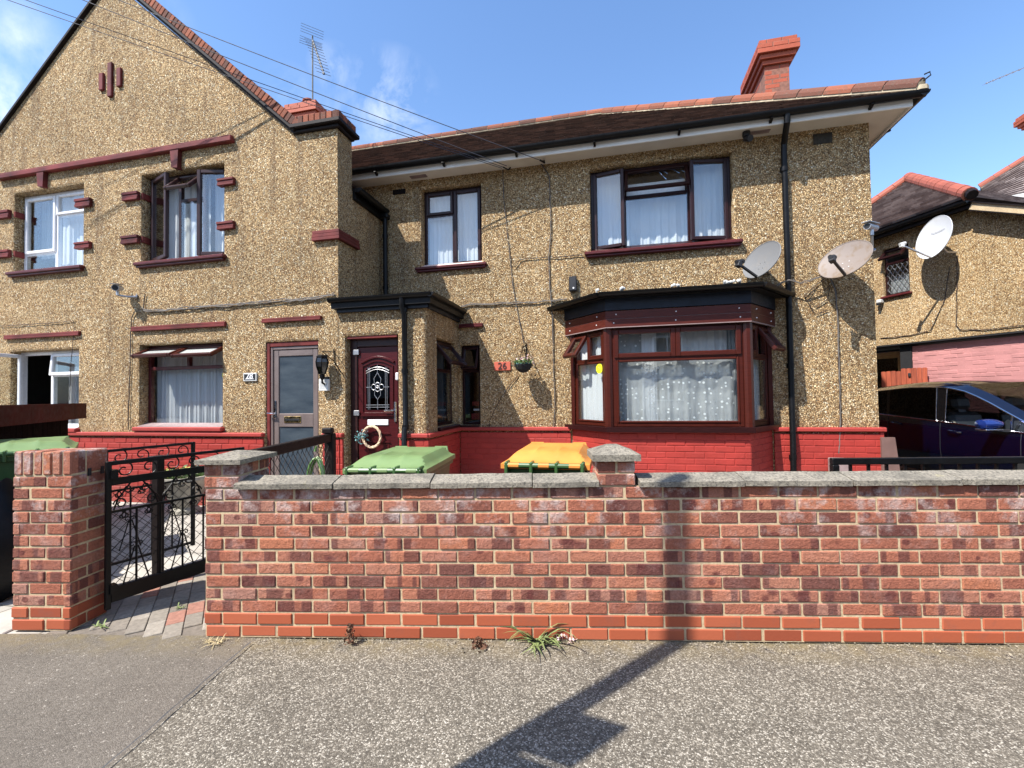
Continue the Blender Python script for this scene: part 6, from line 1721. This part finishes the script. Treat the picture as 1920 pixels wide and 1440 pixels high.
ph_ = PY(981, 683, FY - .24); t = thing('hanging_basket', 'hanging basket with pale pink flowers on a bracket right of the number 26 plaque', 'hanging basket', (ph_.x, FY, ph_.z))
top_ = PY(980, 643, FY - .01)
mb = MB(); mb.tube([(ph_.x + .0, FY - .012, ph_.z + .32), (ph_.x + .0, FY - .012, ph_.z + .02)], .008, 6); mb.tube([(ph_.x, FY - .012, ph_.z + .27), (ph_.x, ph_.y - .0, ph_.z + .25), (ph_.x, ph_.y - .02, ph_.z + .22)], .007, 6); mb.tube([(ph_.x, FY - .012, ph_.z + .1), (ph_.x, ph_.y + .06, ph_.z + .25)], .005, 6)
for k in range(3):
    a = 2 * math.pi * k / 3; mb.tube([(ph_.x, ph_.y, ph_.z + .22), (ph_.x + .12 * math.cos(a), ph_.y + .12 * math.sin(a), ph_.z - .01)], .003, 4)
mb.build('bracket', 'iron', t)
mb = MB(); mb.lathe([(.13, 0), (.125, -.02), (.10, -.07), (.05, -.11), (0, -.12)], 16, M=Matrix.Translation((ph_.x, ph_.y, ph_.z))); mb.build('bowl', 'dark', t)
def leafball(mb, c, r, n, size, mi, flat=.7, seed=0):
    r_ = random.Random(seed)
    for _ in range(n):
        d = Vector((r_.gauss(0, 1), r_.gauss(0, 1), r_.gauss(0, .7))).normalized() * r * r_.uniform(.35, 1.0)
        p = Vector(c) + Vector((d.x, d.y, d.z * flat)); a = Vector((r_.gauss(0, 1), r_.gauss(0, 1), r_.gauss(0, 1))).normalized(); b = a.cross(Vector((r_.gauss(0, 1), r_.gauss(0, 1), r_.gauss(0, 1)))).normalized(); s = size * r_.uniform(.6, 1.3)
        mb.add([p - a * s, p - b * s * .45, p + a * s, p + b * s * .45], [(0, 1, 2, 3)], mi)
mb = MB(); leafball(mb, (ph_.x, ph_.y, ph_.z + .02), .15, 150, .028, 0, .5, 1); leafball(mb, (ph_.x - .02, ph_.y, ph_.z + .0), .14, 60, .025, 1, .5, 2); leafball(mb, (ph_.x + .02, ph_.y, ph_.z + .05), .15, 70, .022, 2, .6, 3)
mb.build('flowers', ['leaf', 'petal_b', 'petal_w'], t, recalc=False)
pwz = PY(696, 819, GY + .06); t = thing('door_wreath', 'round wicker wreath with blue-green trimmings hung on the maroon front door', 'wreath', (pwz.x, GY + .06, pwz.z))
mb = MB()
for j in range(3):
    mb.tube([(pwz.x + (.125 + .008 * math.cos(5 * a + j * 2)) * math.cos(a), GY + .07 + .008 * math.sin(5 * a + j * 2), pwz.z + (.135 + .008 * math.cos(5 * a + j * 2)) * math.sin(a)) for a in [2 * math.pi * k / 40 for k in range(41)]], .010, 6)
mb.build('ring', 'straww', t, smooth=True)
mb = MB(); leafball(mb, (pwz.x - .13, GY + .05, pwz.z + .0), .10, 90, .022, 0, 1.0, 5); leafball(mb, (pwz.x - .11, GY + .04, pwz.z + .05), .07, 40, .018, 1, 1.0, 6); mb.build('trimmings', ['petal_b', 'dishgrey'], t, recalc=False)

# ================================================================== planter with flowers
pl0 = CW(-4.28, 5.95); t = thing('planter', 'round stone planter of yellow flowers seen through the iron gate', 'planter', (pl0.x, pl0.y, 0))
Mp = Matrix.Translation((pl0.x, pl0.y, 0)); mb = MB(Mp); mb.lathe([(.16, 0), (.16, .04), (.13, .07), (.20, .22), (.27, .40), (.30, .43), (.30, .47), (.26, .47), (.24, .42), (0, .42)], 20); mb.build('pot', 'planter', t, smooth=40)
mb = MB(Mp); leafball(mb, (0, 0, .50), .27, 320, .035, 0, .4, 8); leafball(mb, (-.07, -.08, .53), .20, 55, .028, 1, .35, 9); mb.build('flowers', ['leaf', 'petal_y'], t, recalc=False)

# ================================================================== aerials, wires, cables
def aerial(label, base, top, boom, nel, elen, mat='steel', group='television aerials', refl=True):
    base, top = Vector(base), Vector(top); t = thing('television_aerial', label, 'aerial', tuple(base), 0, group)
    mb = MB(); mb.tube([base, top + Vector((0, 0, .05))], .016, 8); mb.build('mast', mat, t)
    a, b = Vector(boom[0]), Vector(boom[1]); mb = MB(); mb.tube([a, b], .009, 6); mb.build('boom', mat, t)
    d = (b - a).normalized(); sd = d.cross(Vector((0, 0, 1))).normalized(); up = sd.cross(d).normalized()
    for i in range(nel):
        mb = MB(); p = a.lerp(b, .12 + .88 * i / (nel - 1)); e = elen * (1 - .25 * i / nel)
        mb.tube([p - sd * e, p + sd * e], .0045, 5); mb.box(p.x - .018, p.x + .018, p.y - .018, p.y + .018, p.z - .012, p.z + .018); mb.build('element', mat, t)
    mb = MB()
    if refl:
        for k in range(-4, 5):
            if k: mb.tube([a - sd * elen * 1.35 + up * k * .045 - d * abs(k) * .01, a + sd * elen * 1.35 + up * k * .045 - d * abs(k) * .01], .004, 5)
        mb.build('reflector', mat, t)
    return t
am = PY(586, 178, 8.5); at_ = PY(586, 72, 8.5)
aerial('television aerial on a mast strapped to the red chimney behind the gable', (am.x, 8.5, am.z - .30), (at_.x, 8.5, at_.z), [(at_.x - .02, 8.5, at_.z + .02), tuple(PY(607, 138, 7.6))], 11, .17, 'lead')
mb = MB()
ae0, ae1 = CD(1850, 156, 11.0), CD(1945, 117, 11.6)
aerial('thin silver television aerial at the right edge of the sky', ae1 + Vector((0, 0, -1.2)), ae1, [tuple(ae1), tuple(ae0)], 8, .10, 'steel', refl=False)

bk = PY(1012, 299, FY - .30); bk2 = PY(943, 312, FY - .30)
def wire(label, p0, p1, end, r=.009, sag=.06):
    q = Vector(end); nn = ray(*p0).cross(q - EYE).normalized(); D = -LIGHT; D = (D - nn * D.dot(nn)).normalized()
    p = q + D * 9.0; pts = []
    for k in range(25):
        f = k / 24; v = p.lerp(q, f); v.z -= sag * 4 * f * (1 - f); pts.append(v)
    mb = MB(); mb.tube(pts, r, 6); tag(mb.build('overhead_wire', 'wire'), label, 'wire', 'overhead telephone wires')
wire('uppermost overhead wire, ending at the white eaves between the upper windows', (240, 0), (905, 257), (bk.x, FY - .28, bk.z), .0055, .05)
wire('second overhead wire from the top, crossing the gable slope to the eaves', (185, 5), (855, 278), (bk2.x + .05, FY - .28, bk2.z + .01), .0055, .05)
wire('third overhead wire from the top, crossing the gable face to the eaves', (59, 0), (817, 273), (bk2.x, FY - .28, bk2.z), .0048, .03)
wire('lowest overhead wire, running just below the third across the gable face', (25, 0), (817, 284), (bk2.x - .02, FY - .28, bk2.z - .015), .0048, .03)
wire_br = thing('wire_bracket', 'small dark bracket under the eaves where the overhead wires end', 'bracket', (bk.x, FY - .28, bk.z))
mb = MB(); mb.tube([(bk.x, FY - .28, bk.z), (bk.x + .05, FY - .2, bk.z + .0), (bk.x + .03, FY - .1, 4.77)], .014, 6); mb.build('hook', 'rustiron', wire_br); mb = MB(); mb.tube([(bk2.x, FY - .28, bk2.z), (bk2.x + .04, FY - .15, bk2.z + .02), (bk2.x + .05, FY - .05, 4.76)], .01, 6); mb.build('eye', 'rustiron', wire_br)
def cable(label, pts, Y, mat='cable', r=.006, strands=1, seed=0, wob=.006):
    r_ = random.Random(seed); mb = MB()
    for s in range(strands):
        P_ = []
        for i in range(len(pts) - 1):
            a, b = pts[i], pts[i + 1]; n = max(2, int(math.hypot(b[0] - a[0], b[1] - a[1]) / 9))
            for k in range(n): P_.append((a[0] + (b[0] - a[0]) * k / n, a[1] + (b[1] - a[1]) * k / n))
        P_.append(pts[-1]); out = []
        for (x, y) in P_:
            q_ = PY(x, y, Y - r - .012 - .004 * s) if not callable(Y) else Y(x, y); q_ = Vector(q_); q_.x += r_.uniform(-wob, wob); q_.z += r_.uniform(-wob, wob) - (.012 * s); out.append(q_)
        mb.tube(out, r * (1 if s == 0 else .8), 6, 0 if s % 2 == 0 else 1)
    return tag(mb.build('wall_cable', [mat, 'greycable'], smooth=True), label, 'cable', 'cables clipped to the walls')
cable('bundle of wavy cables across the gabled house towards the porch roof', [(268, 580), (300, 581), (340, 577), (400, 572), (470, 567), (520, 562), (565, 560), (600, 556), (628, 549)], GY, 'greycable', .007, 3, 1, .012)
cable('thin cable dropping beside the lower front window of the gabled house', [(272, 552), (268, 580), (252, 584), (246, 598), (244, 680), (241, 760), (240, 806)], GY, 'cable', .006, 1, 2)
cable('thin cable above the lower white window at the far left', [(-10, 612), (60, 608), (138, 602), (139, 620), (133, 680), (130, 750)], GY, 'cable', .004, 1, 3)
cable('slack grey cable bundle running from porch to bay', [(866, 573), (880, 570), (915, 569), (960, 567), (1000, 566), (1050, 562), (1062, 560)], FY, 'greycable', .007, 2, 4, .010)
cable('thin dark cable dropping from the wire bracket to the plinth', [(1012, 304), (1030, 330), (1033, 430), (1029, 480), (1031, 540), (1036, 600), (1038, 690), (1041, 760), (1038, 800), (1030, 826), (1000, 828), (975, 822)], FY, 'cable', .006, 2, 5)
cable('pair of thin dark cables dropping from the eaves to the hanging basket', [(943, 318), (944, 370), (955, 470), (962, 540), (970, 580), (982, 642)], FY, 'cable', .0045, 2, 6)
cable('short thin cable curving to the sill of the large upper window', [(966, 500), (975, 487), (990, 484), (1040, 482), (1094, 478)], FY, 'cable', .005, 1, 7)
cable('thin cable curving down left of the terracotta number plaque', [(972, 702), (940, 745), (918, 790), (914, 850)], FY, 'cable', .004, 1, 12)
cable('looped pale cable crossing the black downpipe between the two dishes', [(1412, 545), (1450, 538), (1465, 530), (1480, 524), (1500, 530), (1520, 525), (1548, 515)], lambda x, y: PY(x, y, FY - .12), 'greycable', .006, 2, 8, .006)
cable('dark cable pair hanging below the stained dish down to the plinth', [(1556, 520), (1566, 540), (1571, 600), (1573, 680), (1576, 780), (1574, 830), (1571, 860)], FY, 'cable', .009, 2, 9, .004)
cable('tangle of thin loose cables below the stained dish', [(1548, 520), (1530, 535), (1515, 560), (1530, 575), (1550, 562), (1560, 530), (1545, 545), (1525, 540), (1508, 555), (1530, 590), (1550, 582)], FY, 'cable', .004, 1, 10)
cable('thin cable looping under the white dish on the neighbouring house', [(1780, 500), (1772, 560), (1745, 620), (1700, 630), (1650, 634)], lambda x, y: PN(x, y, n0 - ni * .015, ni), 'cable', .007, 1, 11)
cable('thin cable running right from the white dish along the neighbouring wall', [(1795, 478), (1794, 560), (1793, 610), (1800, 618), (1840, 619), (1925, 609)], lambda x, y: PN(x, y, n0 - ni * .015, ni), 'cable', .007, 1, 13)

# ================================================================== unseen houses added behind the camera for the window glass to reflect
oh = thing('reflection_terrace', 'grey terrace added unseen behind the camera for the glass to reflect', 'house', WW(0, -15), WA)
mb = MB(MW); mb.box(-70, 40, -22, -15, -.05, 5.0); mb.build('wall', 'greyrender', oh)
mb = MB(MW); mb.add([(-70.3, -14.7, 4.9), (40.3, -14.7, 4.9), (40.3, -18.5, 7.6), (-70.3, -18.5, 7.6), (40.3, -22.3, 4.9), (-70.3, -22.3, 4.9)], [(0, 1, 2, 3), (3, 2, 4, 5), (0, 3, 5), (1, 4, 2)]); mb.build('roof', 'slate', oh)
for i in range(9):
    for z in (1.0, 3.3):
        mb = MB(MW); mb.box(-23 + i * 5.6, -21.4 + i * 5.6, -14.99, -14.93, z, z + 1.3); ow = mb.build('window', 'wupvc', oh)
        mb = MB(MW); mb.box(-22.92 + i * 5.6, -22.24 + i * 5.6, -14.929, -14.92, z + .08, z + 1.22); mb.box(-22.16 + i * 5.6, -21.48 + i * 5.6, -14.929, -14.92, z + .08, z + 1.22); mb.build('pane', 'dark', ow)
# ================================================================== lamp column whose shadow falls on the pavement and the wall
base = Vector((.285, 2.78, 0)) - Vector((math.cos(SUN_AZ), math.sin(SUN_AZ), 0)) * 3.2
lp = thing('sign_post', 'tall grey post with two small sign plates standing left of the camera', 'post', tuple(base))
mb = MB(); mb.tube([base, base + Vector((0, 0, .9)), base + Vector((0, 0, .95)), base + Vector((0, 0, 5.4))], .07, 16, rs=[.10, .10, .062, .054]); mb.build('pole', 'steel', lp, smooth=40)
hd = (PZ(1196.8, 1323.9) - PZ(1140, 1308.6)).normalized(); n_ = Vector((-hd.y, hd.x, 0)); Ml = Matrix(((hd.x, n_.x, 0, base.x), (hd.y, n_.y, 0, base.y), (0, 0, 1, 0), (0, 0, 0, 1)))
for (za, zb_) in ((2.79, 3.27), (2.12, 2.765)):
    mb = MB(Ml); mb.box(-.09, .235, -.085, -.075, za, zb_, b=.004); mb.build('sign_plate', 'lead', lp)

# ================================================================== weeds, litter and grit along the wall foot
def blades(label, px, py, n, hl, spread, mat, seed, name='weed', flat=.5, wd=.006):
    r_ = random.Random(seed); c = PZ(px, py); mb = MB()
    for _ in range(n):
        a = r_.uniform(0, 2 * math.pi); L = hl * r_.uniform(.5, 1.2); up = r_.uniform(flat * .4, 1.0); d = Vector((math.cos(a), math.sin(a), 0)); o = c + Vector((r_.gauss(0, spread), r_.gauss(0, spread * .4), 0))
        s = d.cross(Vector((0, 0, 1))) * wd * r_.uniform(.6, 1.2); pts = [o + d * L * f * .9 + Vector((0, 0, max(.004, L * up * f * (1.25 - f * .9)))) for f in (0, .3, .6, .85, 1)]
        vs = []
        for k, p in enumerate(pts): ww = (1, .9, .7, .4, .05)[k]; vs += [p - s * ww, p + s * ww]
        mb.add(vs, [(2 * k, 2 * k + 1, 2 * k + 3, 2 * k + 2) for k in range(4)])
    return tag(mb.build(name, mat, recalc=False), label, 'weed', 'weeds at the foot of the wall')
blades('green grass tuft with long flopped blades at the foot of the wall', 1012, 1204, 52, .25, .03, 'blade', 1, wd=.0065, flat=.35)
blades('small green weed at the edge of the gateway paving', 186, 1176, 16, .06, .02, 'blade', 2, wd=.004)
blades('dry straw weed at the left corner of the wall', 402, 1206, 26, .08, .03, 'straw', 3, flat=.2, wd=.003)
blades('tiny weed in the shadowed gateway paving', 340, 1140, 14, .05, .02, 'blade', 6, wd=.004)
def clump(label, px, py, r, h, seed):
    c = PZ(px, py) ; c = WW(c.dot(WD), min(c.dot(WN_), DW - .02)); mb = MB(); r_ = random.Random(seed)
    for _ in range(110):
        f = r_.random(); rr = r * (1 - f * .7); p = c + Vector((r_.gauss(0, rr * .5), r_.gauss(0, rr * .3), f * h)); a = Vector((r_.gauss(0, 1), r_.gauss(0, 1), r_.gauss(0, 1))).normalized(); b = a.cross(Vector((r_.gauss(0, 1), .3, r_.gauss(0, 1)))).normalized(); s = .013 * r_.uniform(.5, 1.4)
        mb.add([p - a * s, p - b * s * .5, p + a * s * 1.2, p + b * s * .5], [(0, 1, 2, 3)])
    tag(mb.build('dead_weed', 'dry', recalc=False), label, 'weed', 'dead weeds at the foot of the wall')
clump('upright brown dead weed against the orange bricks', 657, 1206, .035, .11, 1); clump('low spread of brown dead leaves against the orange bricks', 897, 1213, .07, .055, 2)
mb = MB(); r_ = random.Random(5)
for _ in range(26):
    c = PZ(1040 + r_.uniform(0, 42), 1203 + r_.uniform(-2, 6)); s = .009; a = Vector((r_.gauss(0, 1), r_.gauss(0, 1), r_.gauss(0, 1))).normalized(); b = a.cross(Vector((.3, r_.gauss(0, 1), 1))).normalized(); c.z = r_.uniform(.005, .04)
    mb.add([c - a * s, c - b * s, c + a * s, c + b * s], [(0, 1, 2, 3)])
tag(mb.build('fallen_petals', 'petal_w', recalc=False), 'scatter of pale pink petals right of the grass tuft', 'petals')
mb = MB(); r_ = random.Random(9)
for _ in range(2400):
    s = r_.uniform(S0, 2.9); t_ = DW - abs(r_.gauss(0, .05 + .03 * math.sin(s * 3) ** 2)) - .004
    if r_.random() < .12: t_ -= r_.random() * .35
    z = .75 if r_.random() < .3 else 1; k = r_.uniform(.002, .0055) * (1.6 if r_.random() < .08 else 1); p = WW(s, t_, k * .4)
    vs = [p + Vector((r_.uniform(-1, 1) * k, r_.uniform(-1, 1) * k, r_.uniform(-.4, 1) * k)) for _ in range(5)]
    mb.add(vs, [(0, 1, 2), (0, 2, 3), (0, 3, 4), (1, 2, 4), (2, 3, 4), (0, 1, 4)])
g_ = mb.build('grit', 'stone', recalc=False); tag(g_, 'loose pale grit along the foot of the garden wall', 'grit'); g_['kind'] = 'stuff'
